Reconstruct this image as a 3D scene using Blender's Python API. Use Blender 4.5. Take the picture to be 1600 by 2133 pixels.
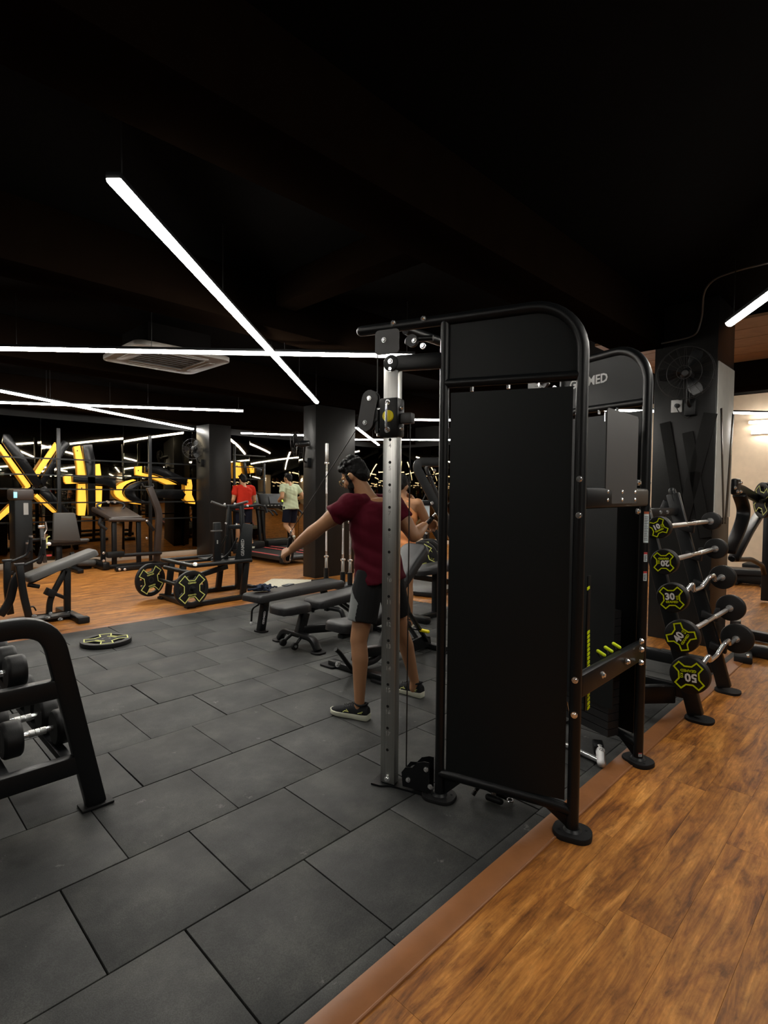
import bpy, bmesh, math, random
from mathutils import Vector, Matrix, noise
random.seed(7)
for o in list(bpy.data.objects): bpy.data.objects.remove(o, do_unlink=True)
V = Vector; PI = math.pi
scene = bpy.context.scene; COL = scene.collection

# ---------------------------------------------------------------- camera, world, exposure
F_PX, EYE = 1135.0, 1.5
YAW, PITCH, ROLL = math.radians(44.62), math.radians(-2.2), math.radians(0.5)
_fw = V((math.cos(YAW)*math.cos(PITCH), math.sin(YAW)*math.cos(PITCH), math.sin(PITCH)))
_r = V((math.sin(YAW), -math.cos(YAW), 0)); _u = _r.cross(_fw)
_rt = _r*math.cos(ROLL) + _u*math.sin(ROLL); _up = _u*math.cos(ROLL) - _r*math.sin(ROLL)
CAM = V((0, 0, EYE))
cd = bpy.data.cameras.new('camera'); cam = bpy.data.objects.new('camera', cd); COL.objects.link(cam)
cd.sensor_fit = 'HORIZONTAL'; cd.sensor_width = 36; cd.lens = F_PX*36/1600; cd.clip_start = .05
m = Matrix((_rt, _up, -_fw)).transposed().to_4x4(); m.translation = CAM
cam.matrix_world = m; scene.camera = cam
w = bpy.data.worlds.new('world'); scene.world = w; w.use_nodes = True
w.node_tree.nodes['Background'].inputs[0].default_value = (.9, .95, 1, 1)
w.node_tree.nodes['Background'].inputs[1].default_value = 0.0
vs = scene.view_settings
vs.view_transform = 'Standard'; vs.look = 'None'; vs.gamma = 1; vs.use_curve_mapping = False
vs.exposure = 1.35
LAMP = 26.0      # radiance of the LED battens

def ray(x, y): return _fw + _rt*((x-800)/F_PX) - _up*((y-1066.5)/F_PX)
def PZ(x, y, z=0.0): v = ray(x, y); return CAM + v*((z-EYE)/v.z)
def PX(x, y, X): v = ray(x, y); return CAM + v*(X/v.x)
def PY(x, y, Y): v = ray(x, y); return CAM + v*(Y/v.y)
def PD(x, y, d): return CAM + ray(x, y)*d

# ---------------------------------------------------------------- materials
MATS = {}
def nodes(name):
    m = bpy.data.materials.new(name); m.use_nodes = True
    nt = m.node_tree; b = nt.nodes['Principled BSDF']; MATS[name] = m
    return m, nt, b
def N(nt, t, **k):
    n = nt.nodes.new(t)
    for a, v in k.items(): setattr(n, a, v)
    return n
def plain(name, col, rough=.5, metal=0., bump=0., bscale=200., var=0., spec=.5, coat=0.):
    m, nt, b = nodes(name)
    b.inputs['Base Color'].default_value = (*col, 1); b.inputs['Roughness'].default_value = rough
    b.inputs['Metallic'].default_value = metal; b.inputs['Specular IOR Level'].default_value = spec
    b.inputs['Coat Weight'].default_value = coat
    tc = N(nt, 'ShaderNodeTexCoord')
    if bump:
        n = N(nt, 'ShaderNodeTexNoise'); n.inputs['Scale'].default_value = bscale; n.inputs['Detail'].default_value = 3
        bp = N(nt, 'ShaderNodeBump'); bp.inputs['Strength'].default_value = bump; bp.inputs['Distance'].default_value = .002
        nt.links.new(tc.outputs['Object'], n.inputs['Vector']); nt.links.new(n.outputs['Fac'], bp.inputs['Height'])
        nt.links.new(bp.outputs['Normal'], b.inputs['Normal'])
    if var:
        n = N(nt, 'ShaderNodeTexNoise'); n.inputs['Scale'].default_value = 9; n.inputs['Detail'].default_value = 5
        mr = N(nt, 'ShaderNodeMapRange'); mr.inputs['To Min'].default_value = 1-var; mr.inputs['To Max'].default_value = 1+var
        mx = N(nt, 'ShaderNodeVectorMath', operation='SCALE'); mx.inputs[0].default_value = col
        nt.links.new(tc.outputs['Object'], n.inputs['Vector']); nt.links.new(n.outputs['Fac'], mr.inputs['Value'])
        nt.links.new(mr.outputs[0], mx.inputs['Scale']); nt.links.new(mx.outputs[0], b.inputs['Base Color'])
    return m
def emit(name, col, s):
    m, nt, b = nodes(name)
    b.inputs['Base Color'].default_value = (*col, 1)
    b.inputs['Emission Color'].default_value = (*col, 1); b.inputs['Emission Strength'].default_value = s
    return m
def ramp(nt, stops):
    r = N(nt, 'ShaderNodeValToRGB'); e = r.color_ramp.elements
    while len(e) < len(stops): e.new(.5)
    for el, (p, c) in zip(e, stops): el.position = p; el.color = (*c, 1)
    return r

METAL = plain('black_powder_coat', (.0055, .0062, .0070), .36, 0, .25, 500, spec=.35)
PANEL = plain('black_shield_sheet', (.0060, .0074, .0080), .48, 0, .15, 400, spec=.28)
PANEL2 = plain('grey_placard_sheet', (.045, .045, .045), .45, 0, .2, 500)
IRON = plain('graphite_iron', (.012, .012, .013), .42, 0, .3, 300)
RUBBER = plain('black_rubber', (.007, .007, .0075), .6, 0, .3, 250, .2, spec=.25)
RUBBER2 = plain('dumbbell_rubber', (.007, .007, .0075), .5, 0, .25, 300, spec=.35)
VINYL = plain('black_vinyl', (.011, .011, .012), .42, 0, .5, 350, spec=.32)
VINYLG = plain('charcoal_vinyl', (.06, .058, .055), .5, 0, .5, 350)
VINYLB = plain('brown_black_vinyl', (.035, .025, .021), .4, 0, .4, 300)
CHROME = plain('chrome', (.9, .9, .9), .18, .88)
KNURL = plain('knurled_chrome', (.75, .75, .75), .3, 1, .8, 900)
YEL = plain('acid_yellow_paint', (.62, .74, .0), .45)
YELP = plain('yellow_plastic', (.85, .72, .0), .4)
PALEY = plain('pale_yellow_paint', (.62, .64, .18), .5)
WHITE = plain('white_print', (.8, .8, .8), .5)
GREYP = plain('grey_print', (.28, .28, .27), .5)
DARKP = plain('dark_print', (.03, .035, .04), .6)
REDP = plain('red_print', (.5, .05, .05), .5)
ORANGEP = plain('rust_print', (.35, .09, .04), .5)
PALE = plain('pale_label', (.55, .65, .68), .5)
HOLE = plain('dark_hole', (.002, .002, .002), .9)
BLACKW = plain('black_wall_paint', (.009, .0088, .0085), .6, 0, .4, 40, .25, spec=.12)
COLP = plain('column_black_paint', (.012, .0118, .0115), .34, 0, .3, 60, .2, spec=.25)
CEIL = plain('ceiling_black', (.0028, .0024, .0022), .95, 0, .3, 30, .3, spec=.02)
BEAM = plain('beam_brown_black', (.0046, .0027, .0017), .95, 0, .3, 30, .3, spec=.0)
CREAM = plain('cream_plaster', (.72, .58, .42), .75, 0, .5, 25, .12)
TRIMW = plain('pale_skirting', (.55, .45, .34), .5)
ACW = plain('ac_plastic', (.07, .06, .05), .5)
ACD = plain('ac_grille', (.014, .013, .012), .6)
CABLE = plain('cable_black', (.006, .006, .006), .5)
CONDUIT = plain('conduit_grey', (.10, .10, .10), .5)
SOCK = plain('white_socket', (.6, .6, .6), .4)
SCREEN = emit('blue_screen', (.25, .6, .8), .35)
GREENLED = emit('green_led', (.55, .9, .05), .4)
TUBE = emit('led_tube', (1.0, .96, .88), LAMP)
GLOW = emit('yellow_letter_glow', (1.0, .46, .045), .38)
PLETTER = plain('letter_black_gloss', (.005, .005, .0055), .22, spec=.25)
SKIN = plain('skin', (.36, .175, .085), .5, 0, .3, 150, .12)
SKIN2 = plain('skin_lit', (.50, .26, .13), .5, 0, .3, 150, .1)  # paler skin tone of the two men on the treadmills
HAIR = plain('black_hair', (.004, .0035, .0035), .6, 0, 1.0, 180, spec=.2)
MAROON = plain('maroon_cotton', (.080, .0045, .013), .85, 0, .6, 500, .15, spec=.12)
SHORT = plain('charcoal_shorts', (.016, .016, .017), .85, 0, .5, 500, spec=.12)
SHORTG = plain('light_grey_panel', (.22, .23, .23), .85, 0, .5, 500, .2, spec=.12)
NAVY = plain('navy_shorts', (.010, .011, .02), .85, 0, .5, 500, spec=.12)
MINT = plain('pale_mint_cotton', (.55, .62, .42), .85, 0, .5, 400, spec=.12)
RED = plain('red_cotton', (.55, .03, .015), .85, 0, .5, 400, spec=.12)
ORANGE = plain('orange_cotton', (.75, .30, .12), .85, 0, .5, 400, spec=.12)
SHOE = plain('shoe_black_mesh', (.018, .019, .021), .75, 0, .8, 600, spec=.12)
SOLE = plain('shoe_sole_white', (.62, .62, .50), .6)
LACE = plain('shoe_lace', (.03, .03, .03), .7)
GOLD = plain('gold_wire', (.75, .55, .25), .25, 1)
TOWEL = plain('navy_towel', (.018, .024, .04), .95, 0, 1.0, 250, spec=.12)
EYEW = plain('eye_white', (.7, .7, .68), .3)

def steel():
    m, nt, b = nodes('brushed_steel')
    b.inputs['Metallic'].default_value = 1; b.inputs['Roughness'].default_value = .36
    g = N(nt, 'ShaderNodeNewGeometry'); mp = N(nt, 'ShaderNodeMapping'); mp.inputs['Scale'].default_value = (260, 260, 3)
    n = N(nt, 'ShaderNodeTexNoise'); n.inputs['Scale'].default_value = 1; n.inputs['Detail'].default_value = 2
    r = ramp(nt, [(.3, (.50, .50, .48)), (.7, (.68, .68, .65))])
    nt.links.new(g.outputs['Position'], mp.inputs['Vector']); nt.links.new(mp.outputs[0], n.inputs['Vector'])
    nt.links.new(n.outputs['Fac'], r.inputs[0]); nt.links.new(r.outputs[0], b.inputs['Base Color'])
    return m
STEEL = steel()

def wood(name, plank_from_position=False):
    m, nt, b = nodes(name)
    L = nt.links.new
    g = N(nt, 'ShaderNodeNewGeometry'); oi = N(nt, 'ShaderNodeObjectInfo')
    if plank_from_position:
        sp = N(nt, 'ShaderNodeSeparateXYZ'); L(g.outputs['Position'], sp.inputs[0])
        dv = N(nt, 'ShaderNodeMath', operation='DIVIDE'); dv.inputs[1].default_value = .18; L(sp.outputs['Y'], dv.inputs[0])
        fl = N(nt, 'ShaderNodeMath', operation='FLOOR'); L(dv.outputs[0], fl.inputs[0])
        wr = N(nt, 'ShaderNodeTexWhiteNoise', noise_dimensions='1D'); L(fl.outputs[0], wr.inputs['W'])
        off = N(nt, 'ShaderNodeMath', operation='MULTIPLY_ADD'); off.inputs[1].default_value = 1.2; L(wr.outputs['Value'], off.inputs[0]); L(sp.outputs['X'], off.inputs[2])
        dx = N(nt, 'ShaderNodeMath', operation='DIVIDE'); dx.inputs[1].default_value = 1.2; L(off.outputs[0], dx.inputs[0])
        fx = N(nt, 'ShaderNodeMath', operation='FLOOR'); L(dx.outputs[0], fx.inputs[0])
        cb = N(nt, 'ShaderNodeCombineXYZ'); L(fl.outputs[0], cb.inputs[0]); L(fx.outputs[0], cb.inputs[1])
        w2 = N(nt, 'ShaderNodeTexWhiteNoise', noise_dimensions='2D'); L(cb.outputs[0], w2.inputs['Vector'])
        rnd = w2.outputs['Value']
    else: rnd = oi.outputs['Random']
    sc = N(nt, 'ShaderNodeMath', operation='MULTIPLY'); sc.inputs[1].default_value = 37; L(rnd, sc.inputs[0])
    cz = N(nt, 'ShaderNodeCombineXYZ'); L(sc.outputs[0], cz.inputs[0]); L(sc.outputs[0], cz.inputs[2])
    ad = N(nt, 'ShaderNodeVectorMath', operation='ADD'); L(g.outputs['Position'], ad.inputs[0]); L(cz.outputs[0], ad.inputs[1])
    mp = N(nt, 'ShaderNodeMapping'); mp.inputs['Scale'].default_value = (1.0, 6.5, 3); L(ad.outputs[0], mp.inputs['Vector'])
    n1 = N(nt, 'ShaderNodeTexNoise'); n1.inputs['Scale'].default_value = 2.2; n1.inputs['Detail'].default_value = 9; n1.inputs['Roughness'].default_value = .68; n1.inputs['Distortion'].default_value = 1.0
    L(mp.outputs[0], n1.inputs['Vector'])
    mp2 = N(nt, 'ShaderNodeMapping'); mp2.inputs['Scale'].default_value = (5, 140, 10); L(ad.outputs[0], mp2.inputs['Vector'])
    n2 = N(nt, 'ShaderNodeTexNoise'); n2.inputs['Scale'].default_value = 1; n2.inputs['Detail'].default_value = 3; L(mp2.outputs[0], n2.inputs['Vector'])
    wv = N(nt, 'ShaderNodeTexWave', wave_type='RINGS', rings_direction='Y'); wv.inputs['Scale'].default_value = 2.2; wv.inputs['Distortion'].default_value = 9; wv.inputs['Detail'].default_value = 3; wv.inputs['Detail Scale'].default_value = 1.2
    mp3 = N(nt, 'ShaderNodeMapping'); mp3.inputs['Scale'].default_value = (.8, 7, 3); L(ad.outputs[0], mp3.inputs['Vector']); L(mp3.outputs[0], wv.inputs['Vector'])
    r1 = ramp(nt, [(.33, (.12, .038, .008)), (.45, (.29, .108, .020)), (.56, (.44, .178, .034)), (.70, (.62, .285, .07))]); L(n1.outputs['Fac'], r1.inputs[0])
    mx = N(nt, 'ShaderNodeMix', data_type='RGBA', blend_type='MULTIPLY'); mx.inputs[0].default_value = .55
    r2 = ramp(nt, [(.3, (.45, .40, .36)), (.65, (1, 1, 1))]); L(n2.outputs['Fac'], r2.inputs[0])
    L(r1.outputs[0], mx.inputs[6]); L(r2.outputs[0], mx.inputs[7])
    mw = N(nt, 'ShaderNodeMix', data_type='RGBA', blend_type='MULTIPLY'); mw.inputs[0].default_value = .28
    r3 = ramp(nt, [(.1, (.45, .4, .35)), (.5, (1, 1, 1))]); L(wv.outputs['Fac'], r3.inputs[0]); L(mx.outputs[2], mw.inputs[6]); L(r3.outputs[0], mw.inputs[7])
    mp4 = N(nt, 'ShaderNodeMapping'); mp4.inputs['Scale'].default_value = (6, 13, 5); L(ad.outputs[0], mp4.inputs['Vector'])
    n4 = N(nt, 'ShaderNodeTexNoise'); n4.inputs['Scale'].default_value = 1.5; n4.inputs['Detail'].default_value = 8; n4.inputs['Roughness'].default_value = .75; L(mp4.outputs[0], n4.inputs['Vector'])
    r4 = ramp(nt, [(.34, (.48, .44, .42)), (.44, (.86, .85, .84)), (.6, (1.12, 1.1, 1.05))]); L(n4.outputs['Fac'], r4.inputs[0])
    mk = N(nt, 'ShaderNodeMix', data_type='RGBA', blend_type='MULTIPLY'); mk.inputs[0].default_value = .9; L(mw.outputs[2], mk.inputs[6]); L(r4.outputs[0], mk.inputs[7])
    mr = N(nt, 'ShaderNodeMapRange'); mr.inputs['To Min'].default_value = .94; mr.inputs['To Max'].default_value = 1.14; L(rnd, mr.inputs['Value'])
    vm = N(nt, 'ShaderNodeVectorMath', operation='SCALE'); L(mk.outputs[2], vm.inputs[0]); L(mr.outputs[0], vm.inputs['Scale'])
    L(vm.outputs[0], b.inputs['Base Color'])
    rr = N(nt, 'ShaderNodeMapRange'); rr.inputs['To Min'].default_value = .40; rr.inputs['To Max'].default_value = .55; b.inputs['Specular IOR Level'].default_value = .3; L(n1.outputs['Fac'], rr.inputs['Value']); L(rr.outputs[0], b.inputs['Roughness'])
    bp = N(nt, 'ShaderNodeBump'); bp.inputs['Strength'].default_value = .25; bp.inputs['Distance'].default_value = .001; L(n2.outputs['Fac'], bp.inputs['Height']); L(bp.outputs[0], b.inputs['Normal'])
    return m
WOOD = wood('oak_plank'); WOODFAR = wood('oak_boards_far', True)
TRIMWOOD = plain('reducer_strip_wood', (.24, .095, .034), .42, 0, .3, 60, .25, spec=.3)

def tile_mat():
    m, nt, b = nodes('rubber_tile_granulate'); L = nt.links.new
    g = N(nt, 'ShaderNodeNewGeometry'); oi = N(nt, 'ShaderNodeObjectInfo')
    n1 = N(nt, 'ShaderNodeTexNoise'); n1.inputs['Scale'].default_value = 3.2; n1.inputs['Detail'].default_value = 8; n1.inputs['Roughness'].default_value = .65; L(g.outputs['Position'], n1.inputs['Vector'])
    r1 = ramp(nt, [(.36, (.023, .024, .024)), (.50, (.039, .040, .039)), (.64, (.062, .063, .058))]); L(n1.outputs['Fac'], r1.inputs[0])
    n2 = N(nt, 'ShaderNodeTexNoise'); n2.inputs['Scale'].default_value = 260; n2.inputs['Detail'].default_value = 2; L(g.outputs['Position'], n2.inputs['Vector'])
    r2 = ramp(nt, [(.35, (.72, .72, .72)), (.65, (1.2, 1.2, 1.2))]); L(n2.outputs['Fac'], r2.inputs[0])
    mx = N(nt, 'ShaderNodeMix', data_type='RGBA', blend_type='MULTIPLY'); mx.inputs[0].default_value = 1; L(r1.outputs[0], mx.inputs[6]); L(r2.outputs[0], mx.inputs[7])
    n3 = N(nt, 'ShaderNodeTexNoise'); n3.inputs['Scale'].default_value = 5.5; n3.inputs['Detail'].default_value = 6; n3.inputs['Roughness'].default_value = .8; L(g.outputs['Position'], n3.inputs['Vector'])
    r3 = ramp(nt, [(.635, (0, 0, 0)), (.72, (1, 1, 1))]); L(n3.outputs['Fac'], r3.inputs[0])
    dust = N(nt, 'ShaderNodeMix', data_type='RGBA'); L(r3.outputs[0], dust.inputs[0]); L(mx.outputs[2], dust.inputs[6]); dust.inputs[7].default_value = (.16, .155, .145, 1)
    mr = N(nt, 'ShaderNodeMapRange'); mr.inputs['To Min'].default_value = .88; mr.inputs['To Max'].default_value = 1.12; L(oi.outputs['Random'], mr.inputs['Value'])
    vm = N(nt, 'ShaderNodeVectorMath', operation='SCALE'); L(dust.outputs[2], vm.inputs[0]); L(mr.outputs[0], vm.inputs['Scale']); L(vm.outputs[0], b.inputs['Base Color'])
    b.inputs['Roughness'].default_value = .6; b.inputs['Specular IOR Level'].default_value = .3
    bp = N(nt, 'ShaderNodeBump'); bp.inputs['Strength'].default_value = .35; bp.inputs['Distance'].default_value = .002; L(n2.outputs['Fac'], bp.inputs['Height']); L(bp.outputs[0], b.inputs['Normal'])
    return m
TILE = tile_mat()

def mirror_mat():
    m, nt, b = nodes('bronze_mirror'); L = nt.links.new
    b.inputs['Metallic'].default_value = 1; b.inputs['Roughness'].default_value = .035
    g = N(nt, 'ShaderNodeNewGeometry'); n = N(nt, 'ShaderNodeTexNoise'); n.inputs['Scale'].default_value = 1.2
    L(g.outputs['Position'], n.inputs['Vector'])
    r = ramp(nt, [(.3, (.21, .175, .12)), (.7, (.25, .215, .15))]); L(n.outputs['Fac'], r.inputs[0]); L(r.outputs[0], b.inputs['Base Color'])
    bp = N(nt, 'ShaderNodeBump'); bp.inputs['Strength'].default_value = .02; bp.inputs['Distance'].default_value = .01; L(n.outputs['Fac'], bp.inputs['Height']); L(bp.outputs[0], b.inputs['Normal'])
    return m
MIRROR = mirror_mat()
def mesh_mat():
    m, nt, b = nodes('white_perforated_mat'); L = nt.links.new
    g = N(nt, 'ShaderNodeNewGeometry'); mp = N(nt, 'ShaderNodeMapping'); mp.inputs['Rotation'].default_value = (0, 0, .6)
    ck = N(nt, 'ShaderNodeTexChecker'); ck.inputs['Scale'].default_value = 26; ck.inputs[1].default_value = (.75, .72, .6, 1); ck.inputs[2].default_value = (.38, .35, .25, 1)
    L(g.outputs['Position'], mp.inputs['Vector']); L(mp.outputs[0], ck.inputs['Vector']); L(ck.outputs[0], b.inputs['Base Color'])
    return m
PERF = mesh_mat()

# ---------------------------------------------------------------- mesh helpers
OFF = {}
def frame(d, up=V((0, 0, 1))):
    d = V(d).normalized()
    if abs(d.dot(up)) > .98: up = V((1, 0, 0)) if abs(d.x) < .9 else V((0, 1, 0))
    x = d.cross(up).normalized(); y = x.cross(d).normalized()
    return x, y, d
def fillet(pts, r, n=6):
    pts = [V(p) for p in pts]; out = [pts[0]]
    for i in range(1, len(pts)-1):
        a, b, c = pts[i-1], pts[i], pts[i+1]
        d1, d2 = (a-b), (c-b); rr = min(r, d1.length*.49, d2.length*.49)
        p, q = b+d1.normalized()*rr, b+d2.normalized()*rr
        for k in range(n+1):
            t = k/n; out.append(p*(1-t)**2 + b*2*t*(1-t) + q*t*t)
    out.append(pts[-1]); return out
class MB:
    def __init__(s): s.v = []; s.f = []
    def add(s, vs, fs):
        o = len(s.v); s.v += [V(v) for v in vs]; s.f += [tuple(i+o for i in f) for f in fs]; return s
    def box(s, c, d, R=None):
        c = V(c); x, y, z = d[0]/2, d[1]/2, d[2]/2
        vs = [V(p) for p in ((-x,-y,-z),(x,-y,-z),(x,y,-z),(-x,y,-z),(-x,-y,z),(x,-y,z),(x,y,z),(-x,y,z))]
        if R is not None: vs = [R @ p for p in vs]
        return s.add([c+p for p in vs], [(3,2,1,0),(4,5,6,7),(0,1,5,4),(1,2,6,5),(2,3,7,6),(3,0,4,7)])
    def cyl(s, p0, p1, r0, r1=None, n=16):
        r1 = r0 if r1 is None else r1; p0, p1 = V(p0), V(p1); x, y, d = frame(p1-p0)
        vs = []
        for p, r in ((p0, r0), (p1, r1)):
            vs += [p + (x*math.cos(2*PI*k/n) + y*math.sin(2*PI*k/n))*r for k in range(n)]
        fs = [(k, (k+1) % n, n+(k+1) % n, n+k) for k in range(n)] + [tuple(range(n-1, -1, -1)), tuple(range(n, 2*n))]
        return s.add(vs, fs)
    def loft(s, rings, closed=False):
        n = len(rings[0]); vs = [p for r in rings for p in r]; fs = []
        R = len(rings); rng = R if closed else R-1
        for i in range(rng):
            j = (i+1) % R
            fs += [(i*n+k, i*n+(k+1) % n, j*n+(k+1) % n, j*n+k) for k in range(n)]
        if not closed: fs += [tuple(range(n-1, -1, -1)), tuple((R-1)*n+k for k in range(n))]
        return s.add(vs, fs)
    def tube(s, pts, r, n=12, closed=False, rect=None, up=V((0, 0, 1)), rad=None):
        pts = [V(p) for p in pts]; m = len(pts); rings = []; px = None
        for i, p in enumerate(pts):
            if closed: d = pts[(i+1) % m]-pts[i-1]
            else: d = pts[min(i+1, m-1)]-pts[max(i-1, 0)]
            d = d.normalized()
            if px is None: x, y, _ = frame(d, up)
            else:
                x = (px - d*px.dot(d)); x = x.normalized() if x.length > 1e-6 else frame(d, up)[0]; y = x.cross(d)*-1
                y = d.cross(x)
            if px is None: y = d.cross(x)
            px = x
            k = 1.0
            if 0 < i < m-1:
                a, b = (pts[i]-pts[i-1]).normalized(), (pts[i+1]-pts[i]).normalized()
                k = 1/max(.5, math.cos(a.angle(b, 0)/2))
            if rect:
                a, b = rect[0]/2, rect[1]/2
                rings.append([p+x*a*sx*1+y*b*sy for sx, sy in ((-1,-1),(1,-1),(1,1),(-1,1))])
            else:
                rr = rad[i] if rad else r
                rings.append([p+(x*math.cos(2*PI*q/n)+y*math.sin(2*PI*q/n))*rr for q in range(n)])
        return s.loft(rings, closed)
    def prism(s, poly, o, u, v, t):
        o, u, v = V(o), V(u), V(v); nrm = u.cross(v).normalized()*t; n = len(poly)
        a = [o+u*p[0]+v*p[1] for p in poly]
        fs = [tuple(range(n-1, -1, -1)), tuple(range(n, 2*n))] + [(k, (k+1) % n, n+(k+1) % n, n+k) for k in range(n)]
        return s.add(a+[p+nrm for p in a], fs)
    def band(s, outer, inner, o, u, v, t):
        o, u, v = V(o), V(u), V(v); nr = u.cross(v).normalized()*t; n = len(outer)
        A = [o+u*p[0]+v*p[1] for p in outer]; B = [o+u*p[0]+v*p[1] for p in inner]
        vs = A+B+[p+nr for p in A]+[p+nr for p in B]; fs = []
        for k in range(n):
            j = (k+1) % n
            fs += [(2*n+k, 2*n+j, 3*n+j, 3*n+k), (k, n+k, n+j, j), (k, j, 2*n+j, 2*n+k), (n+j, n+k, 3*n+k, 3*n+j)]
        return s.add(vs, fs)
    def ell(s, c, r, R=None, nu=16, nv=10):
        c = V(c); vs = []; fs = []
        for i in range(1, nv):
            t = PI*i/nv
            for k in range(nu):
                p = V((math.sin(t)*math.cos(2*PI*k/nu)*r[0], math.sin(t)*math.sin(2*PI*k/nu)*r[1], math.cos(t)*r[2])); vs.append(p)
        vs += [V((0, 0, r[2])), V((0, 0, -r[2]))]; T, B = len(vs)-2, len(vs)-1
        for i in range(nv-2):
            fs += [(i*nu+k, (i+1)*nu+k, (i+1)*nu+(k+1) % nu, i*nu+(k+1) % nu) for k in range(nu)]
        fs += [(T, k, (k+1) % nu) for k in range(nu)] + [(B, (nv-2)*nu+(k+1) % nu, (nv-2)*nu+k) for k in range(nu)]
        return s.add([c+(R @ p if R is not None else p) for p in vs], fs)
    def cap(s, p0, p1, r0, r1=None, n=14, e=5):
        r1 = r0 if r1 is None else r1; p0, p1 = V(p0), V(p1); x, y, d = frame(p1-p0); rings = []
        for k in range(1, e+1):
            a = PI/2*(1-k/e); rings.append((p0-d*r0*math.sin(a), r0*math.cos(a) if k < e else r0))
        for k in range(0, e):
            a = PI/2*k/e; rings.append((p1+d*r1*math.sin(a), r1*math.cos(a)))
        return s.loft([[p+(x*math.cos(2*PI*q/n)+y*math.sin(2*PI*q/n))*max(r, .0005) for q in range(n)] for p, r in rings])
    def mesh(s, name, off=V((0, 0, 0)), bev=0, seg=2, sharp=38):
        me = bpy.data.meshes.new(name); me.from_pydata([p-off for p in s.v], [], s.f)
        bm = bmesh.new(); bm.from_mesh(me); bmesh.ops.recalc_face_normals(bm, faces=bm.faces)
        if bev:
            es = [e for e in bm.edges if len(e.link_faces) == 2 and e.calc_face_angle(0) > .6]
            bmesh.ops.bevel(bm, geom=es, offset=bev, segments=seg, profile=.5, affect='EDGES', clamp_overlap=True)
        bm.to_mesh(me); bm.free()
        me.polygons.foreach_set('use_smooth', [True]*len(me.polygons)); me.set_sharp_from_angle(angle=math.radians(sharp))
        return me
    def build(s, name, mat, parent=None, bev=0, label=None, sharp=38):
        off = OFF.get(parent.name, V((0, 0, 0))) if parent else V((0, 0, 0))
        me = s.mesh(name, off, bev, sharp=sharp); me.materials.append(mat)
        o = bpy.data.objects.new(name, me); COL.objects.link(o)
        if parent: o.parent = parent
        OFF[o.name] = off
        if label: o['label'] = label
        return o
def tag(o, label, cat, group=None, kind=None):
    if label: o['label'] = label
    if cat: o['category'] = cat
    if group: o['group'] = group
    if kind: o['kind'] = kind
    return o
def thing(name, label, cat, loc=(0, 0, 0), rz=0, group=None, kind=None):
    o = bpy.data.objects.new(name, None); COL.objects.link(o); o.empty_display_size = .1
    o.location = loc; o.rotation_euler = (0, 0, rz); OFF[o.name] = V(loc) if rz == 0 else V((0, 0, 0))
    return tag(o, label, cat, group, kind)
def link_copy(src, parent=None, name=None):
    c = src.copy(); COL.objects.link(c); c.parent = parent
    for ch in src.children: link_copy(ch, c)
    return c
def text(s, size, mat, parent, mtx, name='lettering', bold=.0, depth=.0006):
    cu = bpy.data.curves.new('t', 'FONT'); cu.body = s; cu.size = size; cu.align_x = 'CENTER'; cu.align_y = 'CENTER'
    cu.extrude = depth; cu.offset = bold; cu.resolution_u = 2
    t = bpy.data.objects.new('t', cu); COL.objects.link(t)
    dg = bpy.context.evaluated_depsgraph_get(); me = bpy.data.meshes.new_from_object(t.evaluated_get(dg))
    bpy.data.objects.remove(t, do_unlink=True)
    off = OFF.get(parent.name, V((0, 0, 0)))
    me.transform(Matrix.Translation(-off) @ mtx); me.materials.clear(); me.materials.append(mat)
    o = bpy.data.objects.new(name, me); COL.objects.link(o); o.parent = parent; OFF[o.name] = off
    return o
def mframe(o, x, y):
    x = V(x).normalized(); y = V(y).normalized(); z = x.cross(y)
    m = Matrix((x, y, z)).transposed().to_4x4(); m.translation = V(o); return m
def bolt(mb, p, n, r=.011, h=.008):
    n = V(n).normalized(); p = V(p); mb.cyl(p, p+n*h*.5, r*1.25, r*1.2, 12); mb.cyl(p+n*h*.5, p+n*h, r, r*.7, 8)
def rotz(a): return Matrix.Rotation(a, 3, 'Z')
# ================================================================ the room
def struct(name, mb, mat, label=None, bev=0, cat=None):
    o = mb.build(name, mat, None, bev); o['kind'] = 'structure'
    if label: o['label'] = label
    if cat: o['category'] = cat
    return o
YB, XR, XL, YF, ZC = 11.9, 12.3, -3.2, -3.0, 3.4
M0, M1, MX = 1.18, 6.24, 5.6            # rubber mat: from Y=M0 to Y=M1, up to X=MX
floor = struct('floor', MB().box(((XL+XR)/2, (YF+YB)/2, -.035), (XR-XL, YB-YF, .03)), RUBBER, 'gym floor of wood boards around black rubber tiles')
# far boards: surface only (pieces too small to tell apart)
mb = MB()
mb.box(((XL+XR)/2, (M1+YB)/2, -.01), (XR-XL, YB-M1, .02))
mb.box(((MX+XR)/2, (M0+M1)/2, -.01), (XR-MX, M1-M0, .02))
mb.box(((6.1+XR)/2, (M0+YF)/2, -.01), (XR-6.1, M0-YF, .02))
o = mb.build('wood_boards', WOODFAR, floor); o['kind'] = 'stuff'
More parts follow.
